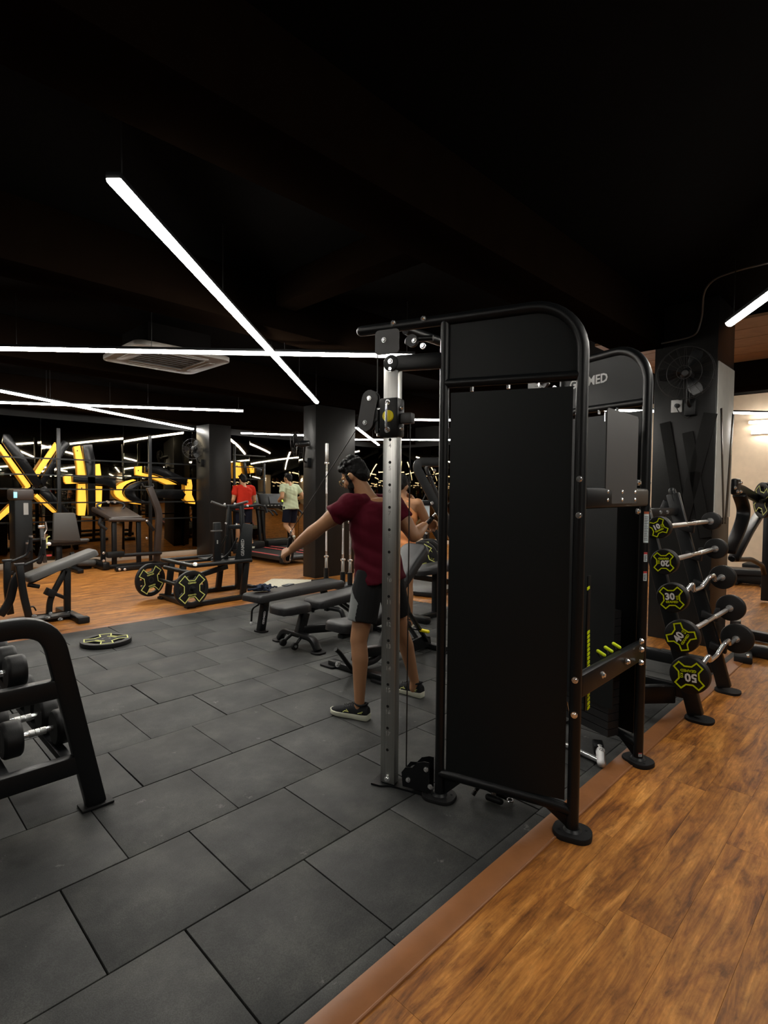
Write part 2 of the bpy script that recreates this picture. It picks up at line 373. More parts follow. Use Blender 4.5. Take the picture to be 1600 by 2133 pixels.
# near planks, one object each
PW, PL = .18, 1.22
pm = MB().box((0, 0, -.01), (PL-.0004, PW-.0004, .02)).mesh('plank', bev=.0006, seg=1); pm.materials.append(WOOD)
def put(me, name, parent, loc, rz=0):
    o = bpy.data.objects.new(name, me); COL.objects.link(o); o.parent = parent; o.location = loc; o.rotation_euler = (0, 0, rz); return o
y = 1.09-PW/2; r = 0
while y > -1.5:
    x = -1.0 + (.41*r % PL) + PL/2 - (0 if r % 2 else .3)
    while x-PL/2 < 6.1:
        x1 = min(x+PL/2, 6.1)
        if x1 > .35 + max(0, y)*.3 and x1-(x-PL/2) > .05:
            if x+PL/2 <= 6.1: put(pm, 'plank', floor, (x, y, 0))
            else:
                me = MB().box(((x-PL/2+x1)/2, y, -.01), (x1-x+PL/2-.0012, PW-.001, .02)).mesh('plank'); me.materials.append(WOOD); put(me, 'plank', floor, (0, 0, 0))
        x += PL
    y -= PW; r += 1
o = MB().box(((XL+6.1)/2, (YF-1.5)/2, -.01), (6.1-XL, -1.5-YF, .02)).build('wood_boards', WOODFAR, floor); o['kind'] = 'stuff'
o = MB().box(((XL-.4)/2, (-1.5+1.09)/2, -.012), (-.4-XL, 2.59, .02)).build('wood_boards', WOODFAR, floor); o['kind'] = 'stuff'
# wooden reducer strips along the mat edges
prof = [(-.047, -.004), (-.044, .004), (-.02, .011), (.03, .013), (.046, .010), (.047, -.004)]
mb = MB(); mb.loft([[V((x, 1.135+p[0], p[1])) for p in prof] for x in (-1.2, 6.1)])
struct('trim_1', mb, TRIMWOOD, 'wooden reducer strip between near wood floor and rubber tiles')
mb = MB(); mb.tube([(-1.2, 1.086, .001), (6.1, 1.086, .001)], .006, 8)
mb.build('edge_bead', TRIMWOOD, bpy.data.objects['trim_1'])
mb = MB(); mb.loft([[V((x, M1+.03+p[0]*.7, p[1])) for p in prof] for x in (-1.2, MX)])
struct('trim_2', mb, TRIMWOOD, 'wooden reducer strip at the far edge of the rubber tiles')
# rubber tiles, one object each
tm = MB().box((0, 0, -.006), (.4952, .4952, .026)).mesh('rubber_tile', bev=.003, seg=2); tm.materials.append(TILE)
rows = [1.235+.5*k+.25 for k in range(10)]
for k, yc in enumerate(rows):
    x0 = .567 + (0 if k % 2 == 1 else .245) - 1.5 + .25
    if k % 2 == 1: x0 += 0
    for i in range(14):
        xc = x0+.5*i
        if xc > MX: break
        if xc + yc < 1.6: continue
        dz = random.uniform(-.0012, .0012)
        if xc+.25 > MX:
            wd = MX-(xc-.25)
            if wd > .06:
                me = MB().box((xc-.25+wd/2, yc, -.006), (wd-.004, .4965, .026)).mesh('rubber_tile', bev=.004); me.materials.append(TILE); put(me, 'rubber_tile', floor, (0, 0, dz))
            continue
        o = put(tm, 'rubber_tile', floor, (xc+random.uniform(-.002, .002), yc, dz), random.uniform(-.003, .003))
sm = MB().box((0, 0, -.006), (.9965, .0505, .026)).mesh('edge_tile', bev=.003); sm.materials.append(TILE)
for i in range(7): put(sm, 'edge_tile', floor, (-.0+1.0*i-.23, 1.2075, 0))

# walls
wb = struct('wall_back', MB().box(((XL+XR)/2, YB+.07, ZC/2), (XR-XL+.2, .1, ZC)), BLACKW, 'dark back wall covered with bronze mirror panels')
wr_ = struct('wall_right', MB().box((XR+.06, (4.2+YB)/2, ZC/2), (.1, YB-4.2, ZC)), BLACKW, 'dark side wall covered with bronze mirror panels')
struct('wall_side_plaster', MB().box((XR+.06, (YF+4.2)/2, ZC/2), (.1, 4.2-YF, ZC)), CREAM, 'cream plaster wall at the far right')
bpy.data.objects['wall_side_plaster'].name = 'wall_far_right'
struct('wall_left', MB().box((XL-.05, (YF+YB)/2, ZC/2), (.1, YB-YF, ZC)), BLACKW)
struct('wall_front', MB().box(((XL+XR)/2, YF-.05, ZC/2), (XR-XL, .1, ZC)), BLACKW)
x = XL
pmm = MB().box((0, 0, 0), (1.492, .012, 2.70)).mesh('mirror_panel', bev=.003); pmm.materials.append(MIRROR)
k = 0
while x < XR-.2:
    put(pmm, 'mirror_panel', wb, (x+.75, YB+.008, .12+1.35)); x += 1.5
y = 4.25
while y < YB-.2:
    wd = min(1.5, YB-y)
    if wd > 1.49: put(pmm, 'mirror_panel', wr_, (XR+.004, y+.75, 1.47), PI/2)
    else:
        me = MB().box((0, 0, 0), (.012, wd-.008, 2.70)).mesh('mirror_panel'); me.materials.append(MIRROR); put(me, 'mirror_panel', wr_, (XR+.004, y+wd/2, 1.47))
    y += 1.5
struct('baseboard_back', MB().box(((XL+XR)/2, YB-.012, .055), (XR-XL, .03, .11)), TRIMW, 'pale skirting board under the mirror wall', .004)
struct('baseboard_right', MB().box((XR-.012, (4.2+YB)/2, .055), (.03, YB-4.2-.06, .11)), TRIMW, None, .004)

# columns
def column(x0, x1, y0, y1, label, z1=ZC):
    mb = MB().box(((x0+x1)/2, (y0+y1)/2, z1/2), (x1-x0, y1-y0, z1))
    return struct('column', mb, COLP, label, .006, 'column')
column(5.68, 6.20, 10.87, 11.45, 'black square column with a wall fan near the mirror wall')
column(5.76, 6.66, 7.32, 7.66, 'black square column behind the man in maroon')
c3 = column(6.0, 6.63, 1.44, 2.01, 'black square column behind the barbell rack')
MB().box((6.315, 1.434, 2.02), (.60, .012, 1.52)).build('pale_cladding', plain('pale_grey_cladding', (.62, .64, .60), .4, 0, .2, 80, .15), c3, .003, 'pale grey cladding panel')  # added thin pale sheet over the upper part of this column face

# ceiling and beams
struct('ceiling', MB().box(((XL+XR)/2, (YF+YB)/2, ZC+.05), (XR-XL+.2, YB-YF+.2, .1)), CEIL, 'black painted ceiling')
def beam(y0, y1, z0, label, x0=XL, x1=XR, mat=BEAM):
    return struct('ceiling_beam', MB().box(((x0+x1)/2, (y0+y1)/2, (z0+ZC)/2), (x1-x0, y1-y0, ZC-z0)), mat, label, .008, 'beam')
beam(1.93, 2.35, 2.98, 'brown-black ceiling beam above the cable machine', x1=6.0)
beam(4.25, 4.62, 2.97, 'ceiling beam between the air conditioner and the cable machine')
beam(7.22, 7.68, 2.95, 'ceiling beam over the bare black column', x1=XR)
beam(10.85, 11.4, 2.90, 'ceiling beam along the mirror wall')
mb = MB().box((9.2, 1.9, 3.2), (.5, 9.5, .4)); struct('ceiling_beam', mb, BEAM, 'cross beam near the cream wall', .008, 'beam')
mb = MB().box((2.95, 3.1, 3.28), (.22, 2.2, .24)); struct('ceiling_beam', mb, BEAM, 'short cross beam above the maroon man', .008, 'beam')
# bare board ceiling patch by the cream wall
mb = MB()
for k in range(10): mb.box((7.0+.42*k, .9, 3.36), (.40, 4.2, .03))
WOODC = plain('ceiling_boards', (.30, .17, .085), .7, 0, .3, 20, .3)
o = mb.build('board_ceiling', WOODC, bpy.data.objects['ceiling'])

# LED battens
LZ = 2.85
def batten(a, b, label, n=None, z=LZ):
    a, b = V((a[0], a[1], z)), V((b[0], b[1], z)); d = b-a; L = d.length; d.normalize()
    n = n or max(1, round(L/1.5)); s = d.cross(V((0, 0, 1)))
    t = thing('linear_ceiling_light', label, 'ceiling light', a, 0, 'LED battens under the black ceiling')
    R = Matrix((d, s*-1, V((0, 0, 1)))).transposed()
    MB().box(a+d*L/2+V((0, 0, .034)), (L, .066, .028), R).build('housing', METAL, t, .003)
    seg = L/n
    for k in range(n):
        c = a+d*(seg*(k+.5)); mb = MB()
        prof = [(.033*math.cos(PI*q/8), -.030*math.sin(PI*q/8)) for q in range(9)]
        rings = [[c+d*e*(seg/2-.006)+s*p[0]+V((0, 0, p[1]+.02)) for p in prof] for e in (-1, 1)]
        mb.loft(rings); mb.build('diffuser_tube', TUBE, t)
    mb = MB()
    for k in range(n+1):
        c = a+d*min(max(seg*k, .08), L-.08); mb.cyl(c+V((0, 0, .048)), c+V((0, 0, ZC-z)), .003, n=6)
    mb.build('suspension_wire', CABLE, t)
    return t
batten((.90, 2.587), (5.308, 6.721), 'long LED batten running diagonally away above the floor plate', 4)
batten((.35, 7.25), (4.15, 3.68), 'LED batten crossing in front of the ceiling air conditioner', 4)
batten((1.2, 11.0), (5.011, 8.371), 'LED batten ending above the belt squat machine', 3)
batten((.2, 8.35), (5.75, 11.75), 'LED batten running to the column with the wall fan', 5)
batten((5.084, 1.144), (.03, -2.10), 'LED batten at the right edge beside the barbell rack', 4)
batten((6.9, 11.65), (8.6, 10.7), 'LED batten above the runner in pale mint', 1)
batten((8.0, 8.75), (11.4, 11.5), 'LED batten running diagonally behind the maroon man', 3)
batten((9.5, 11.1), (11.9, 8.3), 'thin LED batten crossing behind the steel upright', 2)
batten((7.5, 7.2), (9.6, 5.1), 'LED batten glimpsed beside the steel upright carriage', 2)
batten((8.3, 4.3), (11.3, 1.7), 'LED batten hidden behind the black column', 2)
batten((-2.6, 3.4), (-.8, 1.35), 'LED batten behind the viewer over the dumbbell rack', 2)
batten((7.9, -2.3), (6.3, -.2), 'LED batten beyond the right edge of the view', 2)  # out of view, added to brighten the column side and the wood
batten((-2.8, 10.6), (-.4, 8.0), 'LED batten at the far left by the mirror wall', 2)
# wall tubes on cream wall
for zz, yy, lb in ((2.86, 2.35, 'upper wall tube light on the cream wall'), (2.66, 2.3, 'lower wall tube light on the cream wall')):
    t = thing('wall_tube_light', lb, 'wall light', (XR-.05, yy-.6, zz))
    MB().box((XR-.02, yy-.6, zz), (.05, 1.3, .06)).build('housing', TRIMW, t, .004)
    MB().cyl((XR-.06, yy-1.2, zz), (XR-.06, yy+.02, zz), .022).build('diffuser_tube', TUBE, t)

# ceiling air conditioner
t = thing('air_conditioner', 'beige ceiling cassette air conditioner behind the long LED batten', 'air conditioner', (2.68, 6.1, 2.94))
def rr(cx, cy, w, h, r, n=5):
    out = []
    for sx, sy, a0 in ((1, 1, 0), (-1, 1, PI/2), (-1, -1, PI), (1, -1, 1.5*PI)):
        for k in range(n+1):
            a = a0+PI/2*k/n; out.append((cx+sx*(w/2-r)+r*math.cos(a), cy+sy*(h/2-r)+r*math.sin(a)))
    return out
mb = MB(); mb.band(rr(0, 0, 1.06, 1.06, .12), rr(0, 0, .62, .62, .02), (2.68, 6.1, 2.94), (1, 0, 0), (0, 1, 0), .05); mb.build('frame', ACW, t, .006)
MB().box((2.68, 6.1, 3.1), (.70, .70, .26)).build('body', CEIL, t)
MB().box((2.68, 6.1, 2.965), (.62, .62, .02)).build('grille', ACD, t)
for sx, sy in ((1, 0), (-1, 0), (0, 1), (0, -1)):
    MB().box((2.68+sx*.40, 6.1+sy*.40, 2.938), (.56 if sy else .07, .56 if sx else .07, .012), None).build('louvre', ACW, t, .003)
for k in range(7): MB().box((2.68, 5.83+.09*k, 2.952), (.6, .012, .012)).build('grille_slat', ACD, t)

# conduit on the ceiling
pts = [PX(1376, 716, 5.93), PX(1425, 706, 5.93), PX(1452, 697, 5.93), PX(1463, 660, 5.90), PX(1466, 605, 5.6), PX(1488, 580, 5.4), PX(1540, 562, 5.2), PX(1640, 538, 4.9)]
mb = MB().tube(fillet(pts, .12), .008, 8); mb.build('conduit_pipe', CONDUIT, bpy.data.objects['ceiling'])

# wall fans (at rest)
def wall_fan(name_label, base, out, axis, R=.25, tilt=-.15):
    base, out = V(base), V(out).normalized()
    t = thing('wall_fan', name_label, 'fan', base)
    sd = out.cross(V((0, 0, 1)))
    ax = (V(axis)).normalized()
    hub = base+out*.22+V((0, 0, .30))
    MB().box(base+out*.012, (.10, .10, .16), Matrix((sd, out, V((0, 0, 1)))).transposed()).build('wall_plate', METAL, t, .004)
    MB().tube(fillet([base+out*.02, base+out*.12+V((0, 0, .02)), hub-ax*.12], .06), .016).build('bracket', METAL, t)
    mb = MB(); mb.cyl(hub-ax*.20, hub-ax*.06, .045, .06); mb.cyl(hub-ax*.06, hub-ax*.02, .06, .05); mb.build('motor_housing', METAL, t, .006)
    x, y, d = frame(ax)
    MB().cyl(hub-ax*.01, hub+ax*.045, .042, .030, 20).build('hub', IRON, t, .005)
    for k in range(3):
        mb = MB(); rings = []
        for q in range(7):
            f = q/6; rad_ = .04+(R-.06)*f; a0 = 2*PI*k/3
            wd = .18+.50*math.sin(PI*min(1, f*.75+.15))
            row = []
            for e in (-1, -.33, .33, 1):
                a = a0+e*wd*.55; tw = e*.028*(1-.3*f); row.append(hub+(x*math.cos(a)+y*math.sin(a))*rad_+ax*(.015+tw))
            rings.append(row)
        vs = [p for r_ in rings for p in r_]; fs = [(i*4+j, i*4+j+1, (i+1)*4+j+1, (i+1)*4+j) for i in range(6) for j in range(3)]
        nv = len(vs); vs2 = vs+[p+ax*.003 for p in vs]; fs2 = fs+[tuple(reversed([i+nv for i in f])) for f in fs]
        mb.add(vs2, fs2); mb.build('blade', METAL, t)
    mb = MB()
    for rad_, off in ((R, .0), (R*.97, .06), (R*.6, .085), (R*.25, .09)):
        mb.tube([hub+(x*math.cos(2*PI*q/32)+y*math.sin(2*PI*q/32))*rad_+ax*off for q in range(32)], .0028, 5, closed=True)
    for q in range(20):
        a = 2*PI*q/20; e = x*math.cos(a)+y*math.sin(a)
        mb.tube([hub+e*R*.25+ax*.09, hub+e*R*.6+ax*.085, hub+e*R*.97+ax*.06, hub+e*R, hub+e*R*.8-ax*.03, hub+e*.05-ax*.05], .0014, 4)
    mb.build('guard', CABLE, t)
    return t
f3 = PX(1420, 772, 5.72)
wall_fan('black wall fan on the column behind the barbell rack', (5.995, f3.y-.02, f3.z-.32), (-1, 0, 0), (-1, -.12, -.06), .25)
f1 = PX(398, 940, 5.45)
wall_fan('small black wall fan on the column by the lit letters', (5.675, 11.15, f1.z-.25), (-1, 0, 0), (-.7, -.7, -.1), .22)
f2 = PX(655, 935, 5.5)
wall_fan('black wall fan on the column behind the maroon man', (5.755, 7.5, f2.z-.2), (-1, 0, 0), (-.55, .85, -.1), .22)
# socket plate with plug and cord by the fan
s3 = PX(1410, 846, 5.995)
t = thing('socket_plate', 'white socket plate with plug under the wall fan', 'socket', s3)
MB().box(s3, (.016, .105, .125)).build('plate', SOCK, t, .004)
MB().cyl(s3+V((-.008, -.01, 0)), s3+V((-.05, -.01, 0)), .024, .02).build('plug', DARKP, t, .003)
mb = MB().tube(fillet([s3+V((-.05, -.01, 0)), s3+V((-.07, -.03, -.06)), s3+V((-.03, -.12, -.15)), s3+V((-.03, -.14, -.02)), s3+V((-.05, -.2, .12))], .05), .005, 8); mb.build('cord', CABLE, t)

# black decorative boards on the right column
t = thing('column_boards', 'black slanted boards forming a zigzag on the column', 'wall decor', (5.98, 1.7, .9))
def brd(p, q, wd, face):
    p, q = V(p), V(q); d = (q-p).normalized(); n = V(face); s = d.cross(n).normalized()
    return MB().prism([(0, -wd/2), ((q-p).length, -wd/2), ((q-p).length, wd/2), (0, wd/2)], p, d, s, .018)
for a, b_, wdt in (((1385, 880), (1420, 1090), .10), ((1480, 860), (1420, 1090), .12), ((1432, 900), (1470, 1120), .10)):
    A, B = PX(*a, 5.975), PX(*b_, 5.975); brd(A, B, wdt, (-1, 0, 0)).build('board', BLACKW, t, .002)
for a, b_, wdt in (((1503, 850), (1508, 1090), .07), ((1528, 862), (1512, 1090), .09)):
    A, B = PY(*a, 1.425), PY(*b_, 1.425); brd(A, B, wdt, (0, -1, 0)).build('board', COLP, t, .002)

# illuminated wall letters
YL = YB-.12
def strokes(tname, label, yellow, black):
    c = PY(yellow[0][0][0], yellow[0][0][1], YL)
    t = thing(tname, label, 'wall sign', (c.x, YL, c.z))
    for poly in yellow:
        pts = [PY(px, py, YL) for px, py in poly]; mb = MB().prism([(p.x, p.z) for p in pts], (0, YL+.10, 0), (1, 0, 0), (0, 0, 1), .07); mb.build('lit_stroke', GLOW, t, label='glowing yellow stroke')
        pts2 = [(p.x, p.z) for p in pts]; cx = sum(p[0] for p in pts2)/len(pts2); cz = sum(p[1] for p in pts2)/len(pts2)
    for poly in black:
        pts = [PY(px, py, YL) for px, py in poly]; MB().prism([(p.x, p.z) for p in pts], (0, YL+.02, 0), (1, 0, 0), (0, 0, 1), .10).build('black_stroke', PLETTER, t, .006)
    mb = MB()
    for poly in yellow[:2]:
        p = PY(poly[0][0], poly[0][1], YL); mb.cyl((p.x+.05, YL+.02, p.z-.08), (p.x+.05, YB, p.z-.08), .012)
    mb.build('standoff', METAL, t)
    return t
strokes('illuminated_letter', 'glowing yellow and black X-shaped wall letter', [
    [(-8, 925), (2, 925), (64, 1010), (64, 1014), (52, 1021), (55, 1014)], [(116, 921), (119, 928), (119, 936), (81, 992), (73, 985)],
    [(79, 1029), (119, 1067), (112, 1068), (74, 1034)], [(-6, 1079), (26, 1048), (28, 1054), (24, 1064), (-4, 1088)]],
    [[(5, 905), (18, 905), (85, 1005), (75, 1018), (66, 1010), (4, 922)], [(121, 925), (130, 917), (144, 925), (88, 1015), (82, 1000), (119, 938)], [(82, 1018), (92, 1012), (160, 1085), (158, 1094), (148, 1094), (82, 1030)]])
strokes('illuminated_letter', 'glowing yellow and black crossed double-stroke wall letter', [
    [(156, 930), (168, 928), (173, 952), (179, 985), (179, 990), (164, 990), (162, 965)], [(165, 1008), (179, 1008), (181, 1050), (178, 1074), (165, 1074), (164, 1045)],
    [(196, 967), (209, 966), (212, 990), (199, 991)], [(199, 1012), (214, 1013), (213, 1050), (210, 1059), (198, 1058)], [(135, 994), (138, 990), (149, 991), (150, 1004), (166, 1007), (140, 1008), (136, 1003)]],
    [[(170, 927), (189, 926), (196, 960), (197, 1075), (182, 1075), (180, 1000), (172, 945)], [(150, 992), (238, 996), (240, 1020), (215, 1010), (150, 1004)]])
def arc(cx, cy, rx, ry, a0, a1, n=10): return [(cx+rx*math.cos(math.radians(a0+(a1-a0)*k/n)), cy+ry*math.sin(math.radians(a0+(a1-a0)*k/n))) for k in range(n+1)]
strokes('illuminated_letter', 'glowing yellow crescent-shaped wall letter beside the vertical strokes', [
    arc(300, 1024, 60, 27, 250, 95)+arc(300, 1024, 45, 25, 95, 250)],
    [arc(308, 1026, 52, 25, 275, 80)+arc(330, 1026, 52, 22, 80, 275)])
strokes('illuminated_letter', 'glowing yellow slanted wall letter next to the fan column', [
    [(284, 972), (297, 971), (297, 985), (322, 990), (352, 1000), (370, 1009), (350, 1009), (315, 994), (285, 989)], [(388, 998), (400, 999), (402, 1012), (401, 1030), (408, 1046), (408, 1050), (398, 1049), (388, 1040), (390, 1015)]],
    [[(300, 971), (330, 972), (388, 998), (386, 1012), (360, 1002), (322, 988), (300, 984)], [(322, 1020), (376, 1020), (384, 1030), (378, 1040), (322, 1036)]])
strokes('illuminated_letter', 'glowing yellow wall letter behind the man in red', [
    [(491, 963), (502, 964), (507, 996), (493, 996)], [(508, 962), (512, 962), (517, 996), (512, 996)], [(496, 1010), (510, 1011), (508, 1016), (496, 1014)], [(518, 1026), (523, 1026), (526, 1048), (518, 1048)]],
    [[(503, 962), (508, 960), (514, 996), (508, 996)]])
strokes('illuminated_letter', 'small glowing wall letter behind the runner', [
    [(523, 970), (534, 974), (530, 985), (526, 985)], [(540, 975), (545, 983), (541, 984)]], [[(530, 972), (543, 978), (540, 990), (530, 990)]])

# black grid frame in front of the letters
YG = YL-.30
t = thing('wall_grid_frame', 'thin black metal grid frame in front of the lit letters', 'frame', (3.0, YG, 0))
for px, top in ((-30, 905), (121, 892), (312, 908), (434, 900)):
    a = PY(px, top, YG); mb = MB().box((a.x, YG, a.z/2), (.06, .05, a.z)); mb.build('post', METAL, t, .003)
for py in (951, 987, 1018, 1048, 1090):
    a = PY(0, py, YG); MB().box((1.8, YG-.02, a.z), (7.9, .022, .026)).build('rail', METAL, t)
t = thing('wall_grid_frame', 'thin black metal grid frame behind the man in red', 'frame', (7.0, YG, 0))
for px, top in ((488, 925), (550, 965)):
    a = PY(px, top, YG); MB().box((a.x, YG, a.z/2), (.05, .05, a.z)).build('post', METAL, t, .003)
for py in (947, 972, 997, 1025):
    a = PY(484, py, YG); b_ = PY(552, py, YG); MB().box(((a.x+b_.x)/2, YG-.02, a.z), (b_.x-a.x, .022, .026)).build('rail', METAL, t)
# ================================================================ cable machine
ZU = V((0, 0, 1))
CMC = V((2.69, 1.40, 0))
cm = thing('cable_machine', 'tall black dual cable machine with steel uprights and shield panels', 'cable machine', CMC)
def tower(P0, d, side, near):
    P0, d, side = V(P0), V(d).normalized(), V(side).normalized()
    def W(s, z, o=0.): return P0 + d*s + ZU*z + side*o
    # rear leg + arched top tube + front reach
    path = [W(.0115, .012), W(.0115, 2.10)] + [W(.0115+.215*(1-math.cos(a)), 2.10+.212*math.sin(a)) for a in [PI/2*k/10 for k in range(1, 11)]] + [W(1.085, 2.312)]
    MB().tube(path, .0255, 18).build('frame_tube', METAL, cm)
    MB().cap(W(1.06, 2.312), W(1.083, 2.312), .0255).build('end_cap', METAL, cm)
    MB().tube([W(.632, .012), W(.632, 2.31)], .0225, 18).build('front_tube', METAL, cm)
    MB().tube([W(.02, 2.000), W(.625, 2.012)], .022, 16).build('header_bar', METAL, cm)
    MB().tube(fillet([W(.022, .105), W(.10, .118), W(.56, .13), W(.63, .13)], .05), .024, 16).build('bottom_bar', METAL, cm)
    # header panel with rounded corner
    poly = [(.03, 2.02), (.62, 2.02), (.62, 2.30), (.227, 2.30)] + [(.0115+.215*(1-math.cos(a))+.0, 2.10+.200*math.sin(a)) for a in [PI/2*k/8 for k in range(7, 0, -1)]] + [(.03, 2.10)]
    MB().prism(poly, P0+side*-.003, d, ZU, .006 if near else -.006).build('header_panel', PANEL, cm)
    for off in ((.010,) if near else (.010,)):
        MB().prism([(.047, .15), (.597, .135), (.597, 1.965), (.047, 1.955)], P0+side*.004, d, ZU, -.004).build('shield_panel', PANEL, cm)
        MB().prism([(.075, .30), (.57, .29), (.57, 1.90), (.075, 1.90)], P0-side*.14, d, ZU, .004).build('inner_shield', PANEL, cm)
    mb = MB()
    for z in (1.975,):
        for s in (.20, .33, .50): mb.box(W(s, z+.008, -.01), (.012, .012, .03))
    mb.build('guide_tip', CHROME, cm)
    # gusset plates and feet
    MB().prism([(.03, .02), (.03, .13), (.15, .105)], P0-side*.004, d, ZU, .008).build('gusset', METAL, cm)
    MB().prism([(.61, .02), (.61, .13), (.50, .125)], P0-side*.004, d, ZU, .008).build('gusset', METAL, cm)
    for s in (.0115, .632):
        c = W(s, 0)
        poly = rr(0, 0, .165, .135, .055)
        mb = MB(); rg = []
        for z, k in ((.0005 if s < .1 else .0075, 1), (.018, 1), (.023, .97)):
            rg.append([c+d*p[0]*k+side*p[1]*k+ZU*z for p in poly])
        mb.loft(rg); f = mb.build('foot_plate', RUBBER, cm)
        mb = MB(); mb.cyl(W(s, .024), W(s, .034), .04, .03, 20); mb.build('weld_collar', METAL, f)
        mb = MB(); mb.cyl(c+d*.055+ZU*.0235+side*.02, c+d*.055+ZU*.0248+side*.02, .006); mb.cyl(c-d*.055+ZU*.0235-side*.02, c-d*.055+ZU*.0248-side*.02, .006); mb.build('bolt_hole', HOLE, f)
    # bolts on rear leg
    for z in (1.558, 1.404, .694, .542):
        mb = MB(); bolt(mb, W(.0115, z, .0235), side, .0115, .010); mb.build('bolt', CHROME, cm)
    # steel upright with numbered holes
    up = MB(); up.box(W(.903, 1.085), (.080, .052, 2.13), Matrix((d, side, ZU)).transposed()); post = up.build('steel_upright', STEEL, cm, .004)
    for k in range(3, 19):
        z = 1.754-.1115*(k-4)
        if 1.775 < z < 1.95: continue
        mb = MB(); mb.cyl(W(.903, z, .0255), W(.903, z, .0268), .0075, n=14); mb.build('pin_hole', HOLE, post)
        if near and 4 <= k <= 17: text(str(k), .030, GREYP, post, mframe(W(.903, z-.030, .0262), d*-1, ZU), 'number', .0004)
    for z in (2.10, .045):
        mb = MB(); bolt(mb, W(.903, z, .0265), side, .012, .010); mb.build('bolt', CHROME, cm)
    # top arm brackets
    MB().prism(rr(.925, 2.235, .13, .12, .02), P0+side*.028, d, ZU, .006 if near else -.006).build('top_bracket', PANEL2, cm)
    mb = MB(); bolt(mb, W(.94, 2.245, .028), side, .011, .01); mb.build('bolt', CHROME, cm)
    for s in (.892, .734):
        mb = MB(); bolt(mb, W(s, 2.322, .022), side+ZU*.5, .011, .014); mb.build('bolt', CHROME, cm)
    mb = MB(); mb.tube([W(.88, 2.128, .012), W(.64, 2.122, .0)], .03, rect=(.045, .075)); mb.build('brace_arm', METAL, cm, .012)
    mb = MB(); mb.cyl(W(.90, 2.128, -.012), W(.90, 2.128, .036), .040, n=24); mb.build('brace_end', METAL, cm, .003)
    mb = MB(); bolt(mb, W(.90, 2.135, .036), side, .011, .010); mb.build('bolt', CHROME, cm)
    mb = MB(); mb.tube(fillet([W(.70, 2.24, -.02), W(.83, 2.245, -.01), W(.84, 2.235, -.03)], .03), .014, 10); mb.build('top_pulley_arm', METAL, cm)
    mb = MB(); mb.cyl(W(.80, 2.232, -.01), W(.80, 2.232, .012), .030, n=20); mb.build('top_pulley', IRON, cm)
    mb = MB(); bolt(mb, W(.785, 2.228, .012), side, .010, .012); bolt(mb, W(.735, 2.195, .02), side, .012, .014); mb.build('bolt', CHROME, cm)
    # carriage
    c0 = MB().box(W(.905, 1.862, .004), (.102, .085, .192), Matrix((d, side, ZU)).transposed()).build('carriage', METAL, cm, .010)
    mb = MB(); mb.cyl(W(.905, 1.868, .046), W(.905, 1.868, .056), .029, .027, 28); mb.build('knob', YELP, c0)
    mb = MB(); mb.tube(fillet([W(.905, 1.935, .046), W(.902, 1.935, .075), W(.902, 1.80, .075), W(.905, 1.80, .046)], .02), .006, 10)
    bolt(mb, W(.907, 1.935, .046), side, .011, .012); bolt(mb, W(.907, 1.80, .046), side, .012, .014); mb.build('pull_handle', CHROME, c0)
    mb = MB()
    for s, sg in ((.853, -1), (.957, 1)):
        for z in (1.908, 1.808): bolt(mb, W(s, z, .015), d*sg, .010, .016)
    mb.build('carriage_bolt', CHROME, c0)
    MB().box(W(.822, 1.858, .0), (.062, .05, .052), Matrix((d, side, ZU)).transposed()).build('cable_block', PANEL2, c0, .008)
    mb = MB(); mb.cyl(W(.975, 1.79, .012), W(.975, 1.905, .012), .018); mb.cyl(W(.975, 1.85, .012), W(.98, 1.86, .012), .023); mb.build('swivel', METAL, c0)
    mb = MB(); mb.cyl(W(.975, 1.775, .012), W(.975, 1.79, .012), .009); mb.cyl(W(.975, 1.905, .012), W(.975, 1.915, .012), .011); mb.build('swivel_bolt', CHROME, c0)
    # pulley housing: two pill plates leaning, with wheels between
    def pill(c, e, r, n=8):
        ax = (e[0]-c[0], e[1]-c[1]); a = math.atan2(ax[1], ax[0]); out = []
        for k in range(n+1): t_ = a+PI/2+PI*k/n; out.append((c[0]+r*math.cos(t_), c[1]+r*math.sin(t_)))
        for k in range(n+1): t_ = a-PI/2+PI*k/n; out.append((e[0]+r*math.cos(t_), e[1]+r*math.sin(t_)))
        return out
    pl = pill((1.045, 1.845), (1.022, 1.965), .043)
    h = MB().prism(pl, P0+side*.024, d, ZU, .005 if near else -.005).build('pulley_plate', PANEL2, c0)
    MB().prism(pl, P0-side*.006, d, ZU, .005 if near else -.005).build('pulley_plate', PANEL2, c0)
    for (s, z) in ((1.045, 1.845), (1.022, 1.965)):
        mb = MB(); mb.cyl(W(s, z, -.002), W(s, z, .022), .036, n=24); mb.build('pulley_wheel', RUBBER2, h)
        mb = MB(); bolt(mb, W(s, z, .024), side, .010, .010); mb.build('bolt', CHROME, h)
    # cables
    MB().tube([W(.985, 2.20, .01), W(.985, 1.965, .01)], .0028, 6).build('cable', CABLE, cm)
    MB().tube([W(.805, 1.83, .005), W(.807, .10, .005)], .0034, 6).build('cable', CABLE, cm)
    # lower pulley box and base plate
    pb = [(.675, .03), (.815, .03), (.822, .10), (.80, .13), (.765, .135), (.74, .165), (.70, .18), (.675, .18)]
    MB().prism(pb, P0+side*.030, d, ZU, .004 if near else -.004).build('lower_pulley_guard', METAL, cm)
    MB().prism(pb, P0-side*.034, d, ZU, .004 if near else -.004).build('lower_pulley_guard', METAL, cm)
    mb = MB(); mb.cyl(W(.76, .085, -.02), W(.76, .085, .02), .042, n=24); mb.build('lower_pulley', RUBBER2, cm)
    for s, z in ((.785, .07), (.69, .145), (.668, .065)):
        mb = MB(); bolt(mb, W(s, z, .030), side, .010, .010); mb.build('bolt', CHROME, cm)
